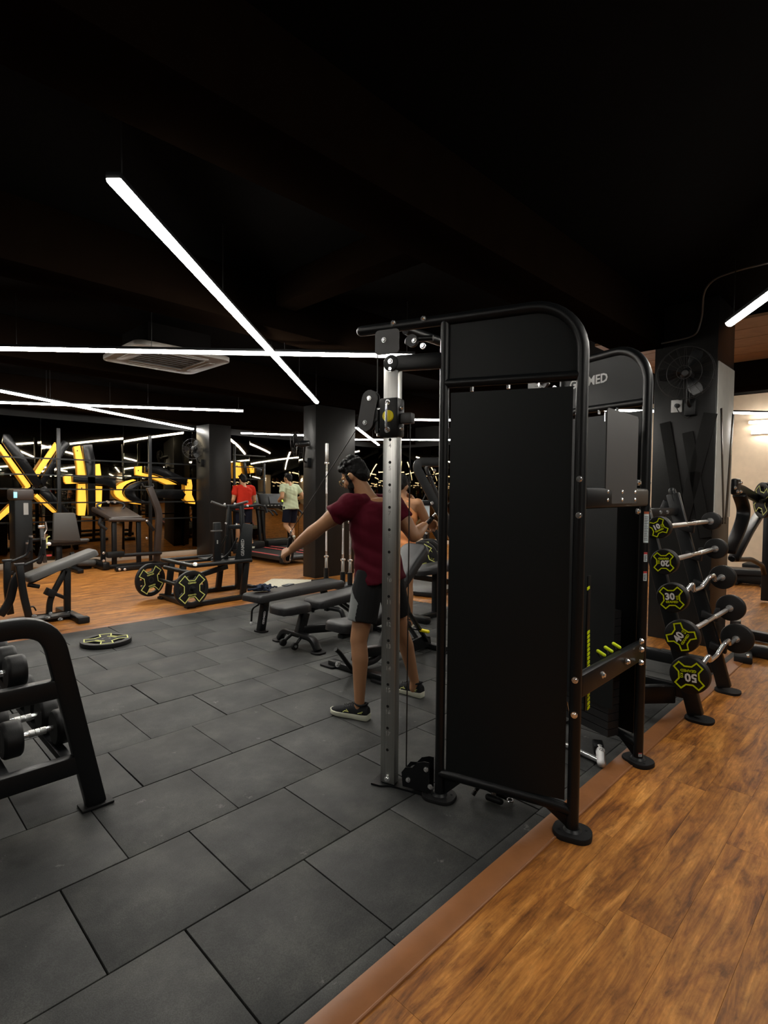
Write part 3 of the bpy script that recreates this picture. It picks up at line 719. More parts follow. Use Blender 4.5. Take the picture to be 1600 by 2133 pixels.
    mb = MB(); rg = [[W(s, z, o) for s, o in ((.64, -.045), (.98, -.055), (.98, .055), (.93, .055), (.88, .03), (.64, .03))] for z in (.008, .018)]; mb.loft(rg); mb.build('base_plate', METAL, cm)
    # weight stack behind the shield
    for k in range(16):
        z = .14+.045*k
        p = MB().box(W(.32, z, -.075), (.40, .085, .041), Matrix((d, side, ZU)).transposed()).build('weight_plate', IRON, cm)
    mb = MB()
    for s in (.22, .42): mb.cyl(W(s, .1, -.075), W(s, 1.96, -.075), .011)
    mb.build('guide_rod', CHROME, cm)
    return W
dn = (-.3166, .9486, 0); df = (.3166, .9486, 0)
WN = tower((2.256, 1.033, 0), dn, (-.9486, -.3166, 0), True)
WF = tower((3.124, 1.068, 0), df, (.9486, -.3166, 0), False)
# rear cross members
mb = MB(); mb.tube([(2.27, 1.045, 1.478), (3.11, 1.075, 1.478)], .03, rect=(.045, .096)); mb.build('rear_crossbar', METAL, cm, .015)
mb = MB(); mb.tube([(2.27, 1.045, .655), (3.11, 1.075, .640)], .03, rect=(.045, .105)); mb.build('rear_crossbar', METAL, cm, .015)
pl = MB().prism([(2.492, 1.45), (2.875, 1.45), (2.875, 1.872), (2.862, 1.885), (2.505, 1.89), (2.492, 1.878)], (0, 1.038, 0), (1, 0, 0), (0, 0, 1), .005).build('placard', PANEL2, cm)
for x in (2.515, 2.685, 2.85):
    for z in (1.468, 1.506):
        mb = MB(); bolt(mb, (x, 1.034, z), (0, -1, 0), .008, .007); mb.build('bolt', CHROME, pl)
for x, z in ((2.99, .675), (2.99, .605), (2.80, .652), (2.50, .655), (2.955, 1.555), (2.955, 1.405), (2.985, .72)):
    mb = MB(); bolt(mb, (x, 1.035 if z not in (1.555, 1.405) else 1.06, z), (0, -1, 0), .013, .018); mb.build('bolt', CHROME, cm)
for x in (2.64, 2.73, 2.83):
    p = V((x, 1.10, .70)); mb = MB().cyl(p+V((0, .0, -.01)), p+V((.004, .02, .015)), .005); pg = mb.build('storage_peg', METAL, cm)
    MB().cap(p+V((-.004, -.02, .008)), p+V((.002, .014, .020)), .0085).build('peg_tip', YEL, pg)
MB().tube([WN(.85, 2.30, -.03), WF(.85, 2.30, -.03)], .024, 16).build('top_crossbar', METAL, cm)
a_, b_ = PY(1227, 1200, 1.16), PY(1226, 1478, 1.16)
MB().box(((a_.x+b_.x)/2, 1.168, (a_.z+b_.z)/2), (.034, .010, a_.z-b_.z)).build('number_rail', METAL, cm, .002)
for py in [1226]+list(range(1318, 1392, 9))+list(range(1448, 1476, 9)):
    p = PY(1226.5, py, 1.16); MB().prism([(-.013, -.008), (.013, -.002), (.013, .012), (-.013, .006)], (p.x, 1.163, p.z), (1, 0, 0), (0, 0, 1), .003).build('number_tag', YEL, cm)
# wire hook
MB().tube(fillet([(2.33, 1.12, .55), (2.33, 1.10, .46), (2.36, 1.10, .46), (2.36, 1.11, .50)], .02), .003, 6).build('hook', CHROME, cm)
# stickers on the far rear leg
fl = V((3.124, 1.068, 0))+V(df)*.0115
def sticker(z0, z1, mat, a0, a1, name, r=.0262):
    mb = MB(); n = 6; vs = []; fs = []
    for k in range(n+1):
        a = math.radians(a0+(a1-a0)*k/n)
        for rr_ in (r, r-.0006):
            for z in (z0, z1): vs.append(fl+V((math.cos(a)*rr_, math.sin(a)*rr_, z)))
    for k in range(n):
        b = k*4; fs += [(b, b+4, b+5, b+1), (b+2, b+3, b+7, b+6)]
    mb.add(vs, fs); return mb.build(name, mat, cm)
def zof(py): return PX(1353, py, fl.x-.02).z
for (a, b_, lines) in ((1066, 1131, 15), (1151, 1171, 5), (1191, 1211, 5), (1575, 1583, 2)):
    z1, z0 = zof(a), zof(b_); a0, a1 = (192, 252) if lines > 5 else (202, 244)
    sticker(z0, z1, PALE, a0, a1, 'sticker')
    sticker(z1-(z1-z0)*(.075 if lines > 5 else .22), z1, ORANGEP if lines > 5 else REDP, a0, a1, 'sticker_header', .0265)
    for k in range(lines):
        zz = z1-(z1-z0)*(.14+.80*(k+.5)/lines) if lines > 5 else z1-(z1-z0)*(.30+.62*(k+.5)/lines)
        sticker(zz-.0016, zz+.0016, DARKP, a0+6, a1-6-(k*7 % 12), 'print_line', .0266)
# logo on far header panel (inner face)
lp = V((3.124, 1.068, 0))+V(df)*.42+V((-.9486, .3166, 0))*.006
text('GEAMED', .075, WHITE, cm, mframe(lp+V((-.9486, .3166, 0))*.0045+ZU*2.175, V(df)*-1, ZU), 'logo_lettering', .002)

# loose handles on the floor under the machine
t = thing('strap_attachment', 'black strap cable attachment lying under the shield panel', 'handle', (2.2, 1.45, .012))
p = PZ(985, 1655, .02); q = PZ(1070, 1668, .02)
MB().tube(fillet([p, p+V((.03, -.02, .05)), p*.5+q*.5+V((0, 0, .03)), q], .04), .012, 10).build('strap', CABLE, t)
MB().cap(p*.7+q*.3+V((.0, -.02, .005)), p*.4+q*.6+V((-.02, -.03, .005)), .016).build('grip', RUBBER, t)
MB().tube([q+V((-.03+.015*math.cos(a), .015*math.sin(a), .015)) for a in [2*PI*k/12 for k in range(12)]], .004, 6, closed=True).build('ring', CHROME, t)
mb = MB(); bolt(mb, p+V((.01, -.01, .02)), (-1, -1, .3), .009); bolt(mb, p*.5+q*.5+V((-.01, -.01, .03)), (-1, -1, .5), .010); mb.build('rivet', CHROME, t)
t = thing('pull_bar', 'chrome pull bar attachment lying behind the cable machine leg', 'handle', (2.95, 1.3, .012))
a, b_ = PZ(1218, 1570, .03), PZ(1245, 1583, .03)
MB().cyl(a+(a-b_)*2.2, b_, .014).build('bar', CHROME, t)
MB().cap(b_+V((-.02, -.03, .0)), b_+V((.075, .02, .03)), .024).build('grip', KNURL, t)
MB().box(b_+V((.10, .04, .025)), (.10, .055, .05), rotz(.5)).build('bracket', METAL, t, .008)
mb = MB(); bolt(mb, b_+V((.045, -.005, .04)), (-1, -1, .8), .012); mb.build('bolt', CHROME, t)

# ================================================================ barbell rack with fixed barbells
t = rack = thing('barbell_rack', 'black leaning rack holding five fixed barbells', 'barbell rack', (4.375, 1.3, 0))
LEAN = (1.43-1.02)/1.5
for x in (4.007, 4.743):
    def U(z, o=0): return V((x, 1.015+LEAN*z+o, z))
    up = MB().tube([U(.03), U(1.50)], .03, rect=(.055, .095), up=V((0, 1, 0))).build('upright', METAL, t, .010)
    mb = MB(); mb.cap(U(1.44), U(1.52), .028); mb.build('upright_cap', METAL, up)
    c = V((x, 1.0, 0)); poly = rr(0, 0, .15, .17, .06)
    MB().loft([[c+V((p[0], p[1], z)) for p in poly] for z in (.001, .013, .017)]).build('foot_plate', RUBBER, t)
    MB().tube([U(.17, .03), V((x, 2.0, .17))], .03, rect=(.05, .09)).build('base_rail', METAL, t, .010)
    MB().tube([V((x, 1.99, .01)), V((x, 1.46, 1.44))], .03, rect=(.05, .06), up=V((0, 1, 0))).build('rear_leg', METAL, t, .008)
    for k, z in enumerate((1.285, 1.07, .853, .62, .39)):
        p = U(z)+V((0, -.062, -.045))
        hk = MB().prism([(-.06, -.02), (.05, -.045), (.06, .06), (.035, .06), (.02, .0), (-.055, .03)], p+V((-.022, 0, 0)), (0, -1, 0), (0, 0, 1), .044).build('cradle', RUBBER2, t, .003)
    for z in (1.40, 1.18, .96, .74, .5):
        mb = MB(); bolt(mb, U(z, -.045), (0, -1, 0), .008, .005); mb.build('bolt', DARKP, t)
mb = MB().tube([(4.007, 2.0, .17), (4.743, 2.0, .17)], .03, rect=(.05, .09)); mb.build('rear_rail', METAL, t, .008)
mb = MB().tube([(4.007, 1.40, 1.36), (4.743, 1.40, 1.36)], .03, rect=(.05, .06)); mb.build('top_rail', METAL, t, .008)
mb = MB().tube([(3.66, 1.46, .14), (4.0, 1.16, .14)], .03, rect=(.06, .12)); mb.build('side_rail', METAL, t, .01)
for x in (3.78, 4.3, 4.45):
    mb = MB(); bolt(mb, (x, 1.30 if x < 4 else 1.375, .2 if x < 4 else 1.36), (-.6, -.8, 0), .012, .012); mb.build('bolt', CHROME, t)
def cross_outline(R, k=1.0, wl=15, wv=17, rv=.60, rl=.95):
    out = []
    for q in range(4):
        for a, r in ((90*q-wv, rv), (90*q+wv, rv), (90*q+45-wl, rl), (90*q+45+wl, rl)):
            out.append((R*r*math.cos(math.radians(a)), R*r*math.sin(math.radians(a))))
    return out
def inset(poly, d):
    n = len(poly); out = []
    for i in range(n):
        a, b, c = V((*poly[i-1], 0)), V((*poly[i], 0)), V((*poly[(i+1) % n], 0))
        e1, e2 = (b-a).normalized(), (c-b).normalized(); n1, n2 = V((-e1.y, e1.x, 0)), V((-e2.y, e2.x, 0))
        m_ = (n1+n2); m_ = m_/max(.35, m_.dot(n1)) if m_.length > 1e-6 else n1
        p = b+m_*d; out.append((p.x, p.y))
    return out
def barbell(num, y, z, R, rot, curl, label):
    t = thing('fixed_barbell', label, 'barbell', (4.3, y, z), 0, 'fixed barbells on the leaning rack')
    X0, X1 = 3.645, 4.90; th = .062
    for xa, nm, sgn in ((X0, num, -1), (X1, num, 1)):
        prof = [(0, R*.93), (.004, R*.985), (.012, R), (th-.012, R), (th-.004, R*.97), (th, R*.88)]
        rg = [[V((xa-sgn*p[0]*1, y+math.cos(2*PI*k/40)*p[1], z+math.sin(2*PI*k/40)*p[1])) for k in range(40)] for p in prof]
        pl = MB().loft(rg).build('weight_head', RUBBER2, t)
        if sgn < 0:
            ru = Matrix.Rotation(math.radians(rot), 3, V((-1, 0, 0))); ux, uy = ru @ V((0, -1, 0)), ru @ V((0, 0, 1))
            o = cross_outline(R*.93); i = inset(o, R*.075)
            MB().band(o, i, (xa-.0002, y, z), ux, uy, .0018).build('cross_outline', YEL, pl)
            cpt = V((xa-.0012, y, z))
            text(num, R*.62, WHITE, pl, mframe(cpt+uy*R*.08-ux*R*.10, ux, uy), 'number', .0022)
            text('KG', R*.20, YEL, pl, mframe(cpt+uy*R*.02+ux*R*.36, uy, ux*-1), 'unit', .0004)
            text('GEAMED', R*.20, YEL, pl, mframe(cpt-uy*R*.27, ux, uy), 'brand_lettering', .0006)
    if curl:
        pts = [(X0+th-.01, 0), (3.90, 0), (3.97, 0), (4.06, .055), (4.17, -.02), (4.40, .055), (4.55, -.02), (4.66, .05), (4.75, 0), (X1-th+.01, 0)]
        pts = [(X0+th-.01, 0), (3.93, 0), (4.02, .05), (4.12, -.015), (4.30, -.015), (4.42, .05), (4.55, .05), (4.63, 0), (X1-th+.01, 0)]
        P3 = fillet([V((a, y-.3*b, z+b)) for a, b in pts], .03)
        MB().tube(P3, .0145, 14).build('curl_bar', CHROME, t)
    else:
        MB().cyl((X0+th-.01, y, z), (X1-th+.01, y, z), .0145).build('bar', CHROME, t)
        for a, b_ in ((3.88, 4.2), (4.42, 4.72)): MB().cyl((a, y, z), (b_, y, z), .0160).build('knurled_grip', KNURL, t)
    for a in (X0+th, X1-th): MB().cyl((a-.012, y, z), (a+.012, y, z), .026, n=20).build('collar', CHROME, t)
barbell('10', 1.175, 1.286, .070, 28, False, 'topmost and smallest barbell on the rack, marked 10')
barbell('20', 1.137, 1.072, .080, 184, False, 'straight barbell marked 20, number upside down')
barbell('30', 1.085, .853, .092, 8, True, 'zigzag curl barbell marked 30, number upright')
barbell('40', 1.025, .622, .100, 62, False, 'straight barbell marked 40, number turned sideways')
barbell('50', .976, .392, .112, 186, True, 'lowest zigzag curl barbell, marked 50')

# ================================================================ weight plate (prototype)
def make_plate(R=.225, th=.042, col=PALEY, word=True):
    t = thing('weight_plate', 'plate', 'weight plate')
    n = 48
    prof_o = [(R*math.cos(2*PI*k/n), R*math.sin(2*PI*k/n)) for k in range(n)]; prof_i = [(p[0]*.76, p[1]*.76) for p in prof_o]
    rim = MB(); rim.band(prof_o, prof_i, (0, 0, -th/2), (1, 0, 0), (0, 1, 0), th); rim.build('rim', RUBBER2, t, .005)
    cr = cross_outline(R*.93, wl=19, wv=20, rv=.58, rl=.97)
    web = MB().prism(cr, (0, 0, -th*.52), (1, 0, 0), (0, 1, 0), th*1.04).build('cross_web', RUBBER, t, .003)
    o = cross_outline(R*.90, wl=17, wv=19, rv=.56, rl=.99); i = inset(o, .010)
    for z, sg in ((th*.52, 1), (-th*.52, -1)):
        mb = MB(); mb.band(o, i, (0, 0, z if sg > 0 else z-.0015), (1, 0, 0), (0, 1, 0), .0015); mb.build('cross_outline', col, web)
    hub = MB(); hub.band([(.042*math.cos(2*PI*k/24), .042*math.sin(2*PI*k/24)) for k in range(24)], [(.026*math.cos(2*PI*k/24), .026*math.sin(2*PI*k/24)) for k in range(24)], (0, 0, -th*.56), (1, 0, 0), (0, 1, 0), th*1.12)
    hub.build('hub_ring', IRON, t)
    # thin grip webs beside the holes
    mb = MB()
    for q in (0, 2): mb.box((R*.66*math.cos(PI/2*q), R*.66*math.sin(PI/2*q), 0), (R*.18, R*.30, th*.5))
    mb.build('grip_web', RUBBER, t, .004)
    if word:
        for yy in (.075, -.075): text('GEAMED', .028, col, web, mframe((0, yy, th*.52+.0012), (1, 0, 0), (0, 1, 0)), 'brand_lettering', .0005)
    return t
plate0 = make_plate()
def put_plate(loc, axis, spin, label, first=False, group='rubber plates with yellow cross outlines'):
    o = plate0 if first else link_copy(plate0)
    d = V(axis).normalized(); x, y, _ = frame(d); m_ = Matrix((x, d.cross(x), d)).transposed().to_4x4() @ Matrix.Rotation(spin, 4, 'Z'); m_.translation = V(loc)
    o.matrix_world = m_; tag(o, label, 'weight plate', group); return o
put_plate((1.83, 5.56, .032), (0, 0, 1), .5, 'weight plate with pale yellow cross lying on the rubber tiles', True)
# ================================================================ dumbbell rack and dumbbells
t = thing('dumbbell_rack', 'black arched two-tier dumbbell rack at the left edge', 'dumbbell rack', (.35, 3.9, .007))
def end_frame(Y):
    pts = fillet([V((.845, Y, .015)), V((.665, Y, .90)), V((.40, Y, .90)), V((.05, Y, .90)), V((-.145, Y, .015))], .17, 8)
    MB().tube(pts, .03, rect=(.085, .055), up=V((0, 1, 0))).build('arch_frame', METAL, t, .008)
    for x in (.845, -.145):
        MB().box((x, Y, .014), (.14, .085, .012)).build('foot_plate', RUBBER, t, .004)
    MB().tube([(.73, Y, .605), (-.03, Y, .605)], .03, rect=(.050, .085)).build('cross_rail', METAL, t, .006)
    MB().tube([(.79, Y, .235), (-.09, Y, .235)], .03, rect=(.050, .085)).build('cross_rail', METAL, t, .006)
end_frame(2.73); end_frame(5.2)
for x, z in ((.50, .225), (.75, .225), (.28, .585), (.56, .585)):
    MB().tube([(x, 2.75, z), (x, 5.19, z)], .02, rect=(.05, .035)).build('shelf_rail', METAL, t, .004)
mb = MB()
for x in (.50, .55, .60): bolt(mb, (x+.1, 2.70, .948-.3*(x-.5)), (0, -.3, 1), .008)
mb.build('bolt', CHROME, t)
text('GEAMED', .045, GREYP, t, mframe((.47, 2.725, .9303), (1, 0, 0), (0, 1, 0)), 'brand_lettering', .0008)
def make_dumbbell(R, L=.24, wd=.085):
    t = thing('dumbbell', 'd', 'dumbbell')
    for sg in (-1, 1):
        x0 = sg*(L/2-wd/2); prof = [(-wd/2, R*.90), (-wd/2+.008, R*.985), (-wd/2+.016, R), (wd/2-.016, R), (wd/2-.008, R*.985), (wd/2, R*.90)]
        h = MB().loft([[V((x0+p[0], math.cos(2*PI*k/32)*p[1], math.sin(2*PI*k/32)*p[1])) for k in range(32)] for p in prof]).build('head', RUBBER2, t)
        o = [(R*.34*math.cos(2*PI*k/20), R*.62*math.sin(2*PI*k/20)) for k in range(20)]
        MB().band(o, inset(o, .004), (sg*(L/2), 0, 0), (0, -sg, 0), (0, 0, 1), -.0 or .0012*1).build('rim_mark', GREYP, h)
    MB().cyl((-L/2+wd*.9, 0, 0), (L/2-wd*.9, 0, 0), .014).build('handle', CHROME, t)
    for a, b_ in ((-.035, -.012), (-.008, .010), (.014, .037)): MB().cyl((a, 0, 0), (b_, 0, 0), .0175, n=12).build('knurled_grip', KNURL, t)
    return t
db = make_dumbbell(.085, .29, .078); first = True
lows = ['lower-tier dumbbell nearest the rack end', 'second lower-tier dumbbell from the rack end', 'third lower-tier dumbbell from the rack end', 'fourth lower-tier dumbbell from the rack end', 'fifth lower-tier dumbbell from the rack end']
for k, l in enumerate(lows):
    o = db if first else link_copy(db); first = False
    o.location = (.655+.012*(k == 0), 2.985+.225*k, .242+.087); o.rotation_euler = (.4*k, 0, 0); tag(o, 'black rubber '+l, 'dumbbell', 'rubber dumbbells on the arched rack')
db2 = make_dumbbell(.072, .27, .075)
ups = ['upper-tier dumbbell nearest the rack end', 'second upper-tier dumbbell from the rack end', 'third upper-tier dumbbell from the rack end', 'fourth upper-tier dumbbell from the rack end', 'fifth upper-tier dumbbell from the rack end']
for k, l in enumerate(ups):
    o = db2 if k == 0 else link_copy(db2)
    o.location = (.465, 2.88+.19*k, .602+.074); o.rotation_euler = (.5*k, 0, 0); tag(o, 'black rubber '+l, 'dumbbell', 'rubber dumbbells on the arched rack')

# ================================================================ benches
def pad(mb, L, W_, T, taper=1.0, c=(0, 0, 0), R=None, r=.04):
    """rounded cushion, length along x"""
    poly = []
    for sx, sy, a0 in ((1, 1, 0), (-1, 1, PI/2), (-1, -1, PI), (1, -1, 1.5*PI)):
        w = W_*(taper if sx > 0 else 1)
        for k in range(6):
            a = a0+PI/2*k/5; poly.append((sx*(L/2-r)+r*math.cos(a), sy*(w/2-r)+r*math.sin(a)))
    rg = []
    for z, k in ((-T/2, .0), (-T/2+.006, .0), (T*.15, .0), (T*.38, .008), (T/2, .022)):
        rg.append([V((p[0]*(1-k*2/L*1.0), p[1]*(1-k*2/W_), z)) for p in poly])
    c = V(c); rg = [[c+(R @ p if R is not None else p) for p in q] for q in rg]
    return mb.loft(rg)
# flat bench
fb = thing('flat_bench', 'black flat weight bench with a towel on its pad', 'bench', (3.66, 4.98, .007), math.radians(7))
pad(MB(), 1.32, .30, .075, c=(0, 0, .375)).build('pad', VINYL, fb)
mb = MB(); mb.box((0, 0, .325), (1.1, .07, .03)); mb.build('spine', METAL, fb, .006)
MB().tube(fillet([V((-.52, 0, .33)), V((-.46, 0, .30)), V((-.515, 0, .012))], .06), .03, rect=(.075, .06), up=V((0, 1, 0))).build('front_leg', METAL, fb, .012)
MB().tube(fillet([V((-.42, 0, .318)), V((-.47, 0, .24)), V((-.50, 0, .12))], .08), .02, rect=(.03, .05), up=V((0, 1, 0))).build('leg_gusset', METAL, fb, .006)
MB().loft([[V((-.51+p[0], p[1], z)) for p in rr(0, 0, .11, .16, .045)] for z in (0, .012, .016)]).build('foot_plate', RUBBER, fb)
MB().tube(fillet([V((.42, 0, .32)), V((.50, 0, .16)), V((.50, -.0, .05))], .08), .03, rect=(.075, .06), up=V((0, 1, 0))).build('rear_leg', METAL, fb, .012)
MB().tube(fillet([V((.50, -.26, .012)), V((.50, -.22, .09)), V((.50, .22, .09)), V((.50, .26, .012))], .08), .03, 12).build('rear_foot', METAL, fb)
MB().tube(fillet([V((-.50, .05, .28)), V((-.55, .10, .24)), V((-.56, .10, .10))], .05), .010, 8).build('carry_handle', METAL, fb)
MB().ell((-.56, .10, .085), (.016, .016, .02)).build('handle_tip', WHITE, fb)
text('GEAMED', .035, WHITE, fb, mframe((-.50, -.031, .15), (.05, 0, .28), (1, 0, -.17)), 'brand_lettering', .0006)

def adj_bench(label, loc, rz, seat_ang, back_ang, arched, towel=False):
    t = thing('adjustable_bench', label, 'bench', loc, rz)
    piv = V((-.13, 0, .34))
    sR = Matrix.Rotation(math.radians(seat_ang), 3, 'Y'); bR = Matrix.Rotation(-math.radians(back_ang), 3, 'Y')
    pad(MB(), .36, .30, .075, c=piv+V((-.20, 0, .05)) if seat_ang == 0 else piv+sR @ V((-.20, 0, .05)), R=sR @ Matrix.Rotation(PI, 3, 'Z'), taper=1.0, r=.10).build('seat', VINYL, t)
    bc = piv+bR @ V((.50, 0, .05))
    pad(MB(), .92, .29, .075, c=bc, R=bR, r=.07).build('backrest', VINYL, t)
    MB().tube([piv+bR @ V((.0, 0, .0)), piv+bR @ V((.85, 0, .0))], .02, rect=(.06, .035)).build('backrest_spine', METAL, t, .006)
    MB().tube([piv+V((-.30, 0, .0)), piv+V((.05, 0, .0))], .02, rect=(.06, .035)).build('seat_spine', METAL, t, .006)
    MB().tube(fillet([piv+V((-.03, 0, -.02)), V((-.20, 0, .20)), V((-.24, 0, .09))], .10), .035, rect=(.09, .07), up=V((0, 1, 0))).build('neck', METAL, t, .014)
    MB().tube(fillet([V((-.20, 0, .16)), V((.30, 0, .10)), V((.74, 0, .07))], .2), .03, rect=(.08, .08)).build('base_spine', METAL, t, .012)
    if arched:
        MB().tube(fillet([V((-.24, -.30, .02)), V((-.24, -.22, .12)), V((-.24, .22, .12)), V((-.24, .30, .02))], .16, 8), .03, rect=(.075, .05)).build('arched_foot', METAL, t, .015)
        for s in (-1, 1):
            MB().loft([[V((-.24+p[0], s*.30+p[1], z)) for p in rr(0, 0, .13, .13, .05)] for z in (0, .012, .016)]).build('foot_plate', RUBBER, t)
            MB().tube([V((-.25, s*.07, .12)), V((-.34, s*.09, .055))], .016, 10).build('wheel_strut', METAL, t)
            w = MB().cyl((-.35, s*.075, .045), (-.35, s*.105, .045), .035, n=20).build('wheel', RUBBER, t, .004)
            MB().cyl((-.35, s*.106, .045), (-.35, s*.112, .045), .012).build('wheel_bolt', CHROME, w)
    else:
        MB().box((-.24, 0, .03), (.08, .60, .05)).build('cross_foot', METAL, t, .012)
        for s in (-1, 1): MB().loft([[V((-.24+p[0], s*.29+p[1], z)) for p in rr(0, 0, .15, .17, .03)] for z in (0, .012, .016)]).build('foot_plate', RUBBER, t)
        MB().tube(fillet([V((-.30, .0, .05)), V((-.44, 0, .22)), V((-.48, .0, .25))], .05), .018, 10).build('transport_handle', METAL, t)
        mb = MB(); bolt(mb, (-.40, .05, .10), (-1, 0, .5), .02, .02); bolt(mb, (-.32, -.06, .08), (-1, 0, .5), .012, .012); mb.build('bolt', CHROME, t)
        MB().tube(fillet([V((-.20, .0, .06)), V((.05, 0, .06)), V((.14, 0, .30))], .2, 8), .025, rect=(.05, .07), up=V((0, 1, 0))).build('curved_frame', IRON, t, .01)
    MB().box((.74, 0, .03), (.08, .46, .05)).build('rear_foot', METAL, t, .012)
    for s in (-1, 1): MB().loft([[V((.74+p[0], s*.20+p[1], z)) for p in rr(0, 0, .11, .12, .03)] for z in (0, .010, .013)]).build('rear_pad', RUBBER, t)
    top = piv+bR @ V((.42, 0, -.01))
    for s in (-.06, .06):
        MB().tube([top+V((0, s, 0)), V((.66, s, .09))], .015, rect=(.022, .045), up=V((0, 1, 0))).build('support_bar', METAL, t, .004)
    mid = top*.25+V((.66, 0, .09))*.75
    h = MB().cyl(mid+V((0, -.07, 0)), mid+V((0, .07, 0)), .010).build('adjust_bar', METAL, t)
    for s in (-1, 1): MB().cap(mid+V((0, s*.07, 0)), mid+V((0, s*.15, 0)), .016).build('handle_grip', YELP, h)
    mb = MB()
    for x, z in ((.55, .12), (.64, .13), (.45, .12)):
        for s in (-1, 1): bolt(mb, (x, s*.042, z-.02), (0, s, 0), .010, .008)
    mb.build('bolt', CHROME, t)
    MB().prism([(.38, .03), (.74, .03), (.72, .12), (.60, .15), (.42, .13)], V((0, -.045, 0)), V((1, 0, 0)), V((0, 0, 1)), .006).build('ladder_plate', METAL, t)
    return t
adj_bench('black adjustable bench set flat on an arched front foot', (3.34, 4.20, .007), math.radians(1), 0, 3, True)
adj_bench('black adjustable bench with raised backrest behind the maroon man', (3.23, 3.27, .007), math.radians(4), 6, 40, False)

# things on the flat bench
t = thing('towel', 'crumpled navy towel on the flat bench', 'towel', PZ(545, 1226, .42))
mb = MB(); c = PZ(546, 1224, .462)
rt_ = random.Random(5)
for k in range(13):
    a = rt_.uniform(0, 6.28); r_ = rt_.uniform(.02, .10); p0 = c+V((math.cos(a)*r_*1.2, math.sin(a)*r_*.8, rt_.uniform(-.016, .012+.02*(r_ < .06)))); a2 = rt_.uniform(0, 6.28); q_ = V((math.cos(a2)*.07, math.sin(a2)*.05, rt_.uniform(-.012, .012)))
    mb.cap(p0-q_, p0+q_, .013, .010)
mb.ell(c+V((0, 0, -.014)), (.11, .075, .014))
towel_mb = mb; towel_t = t
t = thing('phone', 'small dark phone lying on the flat bench', 'phone', PZ(600, 1218, .42))
c = PZ(600, 1218, .4235); MB().box(c, (.15, .075, .009), rotz(.35)).build('body', DARKP, t, .003); MB().box(c+V((.03, .01, .0055)), (.05, .03, .003), rotz(.35)).build('camera_bump', GREYP, t)

# white perforated mat on the wood floor
c = V((5.05, 7.15, .006)); t = thing('perforated_mat', 'pale perforated mat on the wood floor beside the black column', 'mat', c)
MB().loft([[c+V((*((rotz(math.radians(40)) @ V((p[0], p[1], 0)))[:2]), z)) for p in rr(0, 0, .95, .75, .04)] for z in (-.005, .004)]).build('sheet', PERF, t)

# ================================================================ belt squat machine with plates
t = thing('belt_squat_machine', 'black plate-loaded belt squat machine with upright handlebars', 'gym machine', (3.7, 6.9, 0))
T = lambda p, q, w_, h_, nm='frame_tube': MB().tube([p, q], .03, rect=(w_, h_)).build(nm, METAL, t, .01)
T((3.16, 6.50, .035), (3.16, 7.42, .035), .07, .06, 'base_rail'); T((3.16, 6.56, .035), (4.45, 6.62, .035), .07, .06, 'base_rail'); T((3.16, 7.34, .035), (4.45, 7.34, .035), .07, .06, 'base_rail'); T((4.42, 6.6, .035), (4.42, 7.36, .035), .07, .06, 'base_rail')
for y in (6.56, 7.36): MB().box((3.16, y, .015), (.12, .10, .03)).build('rubber_foot', RUBBER, t, .006)
for (x, y) in ((3.20, 6.95), (3.20, 7.30), (3.95, 6.62), (3.95, 7.30)):
    MB().tube([V((x, y, .05)), V((x+.06, y, .52))], .03, rect=(.08, .06), up=V((0, 1, 0))).build('upright', METAL, t, .01)
MB().tube(fillet([V((3.18, 7.42, .53)), V((3.20, 6.55, .53)), V((4.05, 6.56, .53))], .05), .028, 12).build('top_frame', METAL, t)
MB().tube([V((3.20, 7.36, .53)), V((4.05, 7.36, .53))], .026, 12).build('top_frame', METAL, t)
MB().tube([V((3.22, 6.98, .53)), V((4.05, 6.98, .53))], .02, 12).build('top_frame', METAL, t)
MB().box((3.85, 6.96, .52), (.40, .80, .02)).build('platform', IRON, t, .004)
mb = MB(); mb.prism([(-.06, -.03), (.06, -.03), (.035, .11), (-.035, .11)], (3.20, 6.60, .36), (1, 0, 0), (0, 0, 1), .05); mb.build('pivot_bracket', METAL, t, .006)
MB().tube([V((3.16, 7.3, .44)), V((3.24, 6.52, .42))], .03, 12).build('lever_axle', METAL, t)
mb = MB(); bolt(mb, (3.20, 6.50, .555), (-.3, -1, .5), .022, .02); mb.build('bolt', CHROME, t)
MB().tube([V((3.12, 6.55, .265)), V((3.12, 7.36, .265))], .022, 12).build('plate_axle', METAL, t)
MB().tube([V((3.12, 6.95, .265)), V((3.9, 6.95, .42))], .03, rect=(.06, .07)).build('lever_arm', METAL, t, .01)
MB().cyl((3.12, 6.34, .265), (3.12, 6.50, .265), .024).build('loading_peg', METAL, t)
# handle tower
tw = [PD(470, 1165, 7.6), PD(478, 1052, 7.6)]; tx = [PD(507, 1165, 7.6), PD(503, 1050, 7.6)]
mb = MB().tube([V((tw[0].x, tw[0].y, .52)), tw[1]], .03, rect=(.06, .05), up=V((0, 1, 0))); mb.build('handle_post', METAL, t, .01)
mb = MB().tube([V((tx[0].x, tx[0].y, .52)), tx[1]], .03, rect=(.06, .05), up=V((0, 1, 0))); mb.build('handle_post', METAL, t, .01)
for py, nm in ((1098, 'cross_step'), (1056, 'handle_beam')):
    MB().tube([PD(472, py, 7.6), PD(506, py-1, 7.6)], .03, rect=(.05, .06)).build(nm, METAL, t, .008)
MB().tube([PD(440, 1045, 7.5), PD(462, 1053, 7.58), PD(472, 1055, 7.6)], .018, 10).build('handlebar', VINYLG, t)
MB().tube([PD(490, 1052, 7.6), PD(516, 1045, 7.5)], .018, 10).build('handlebar', VINYLG, t)
MB().tube([PD(503, 1056, 7.6), PD(540, 1052, 7.75), PD(552, 1056, 7.8), PD(556, 1068, 7.8)], .020, 10).build('side_handle', METAL, t)
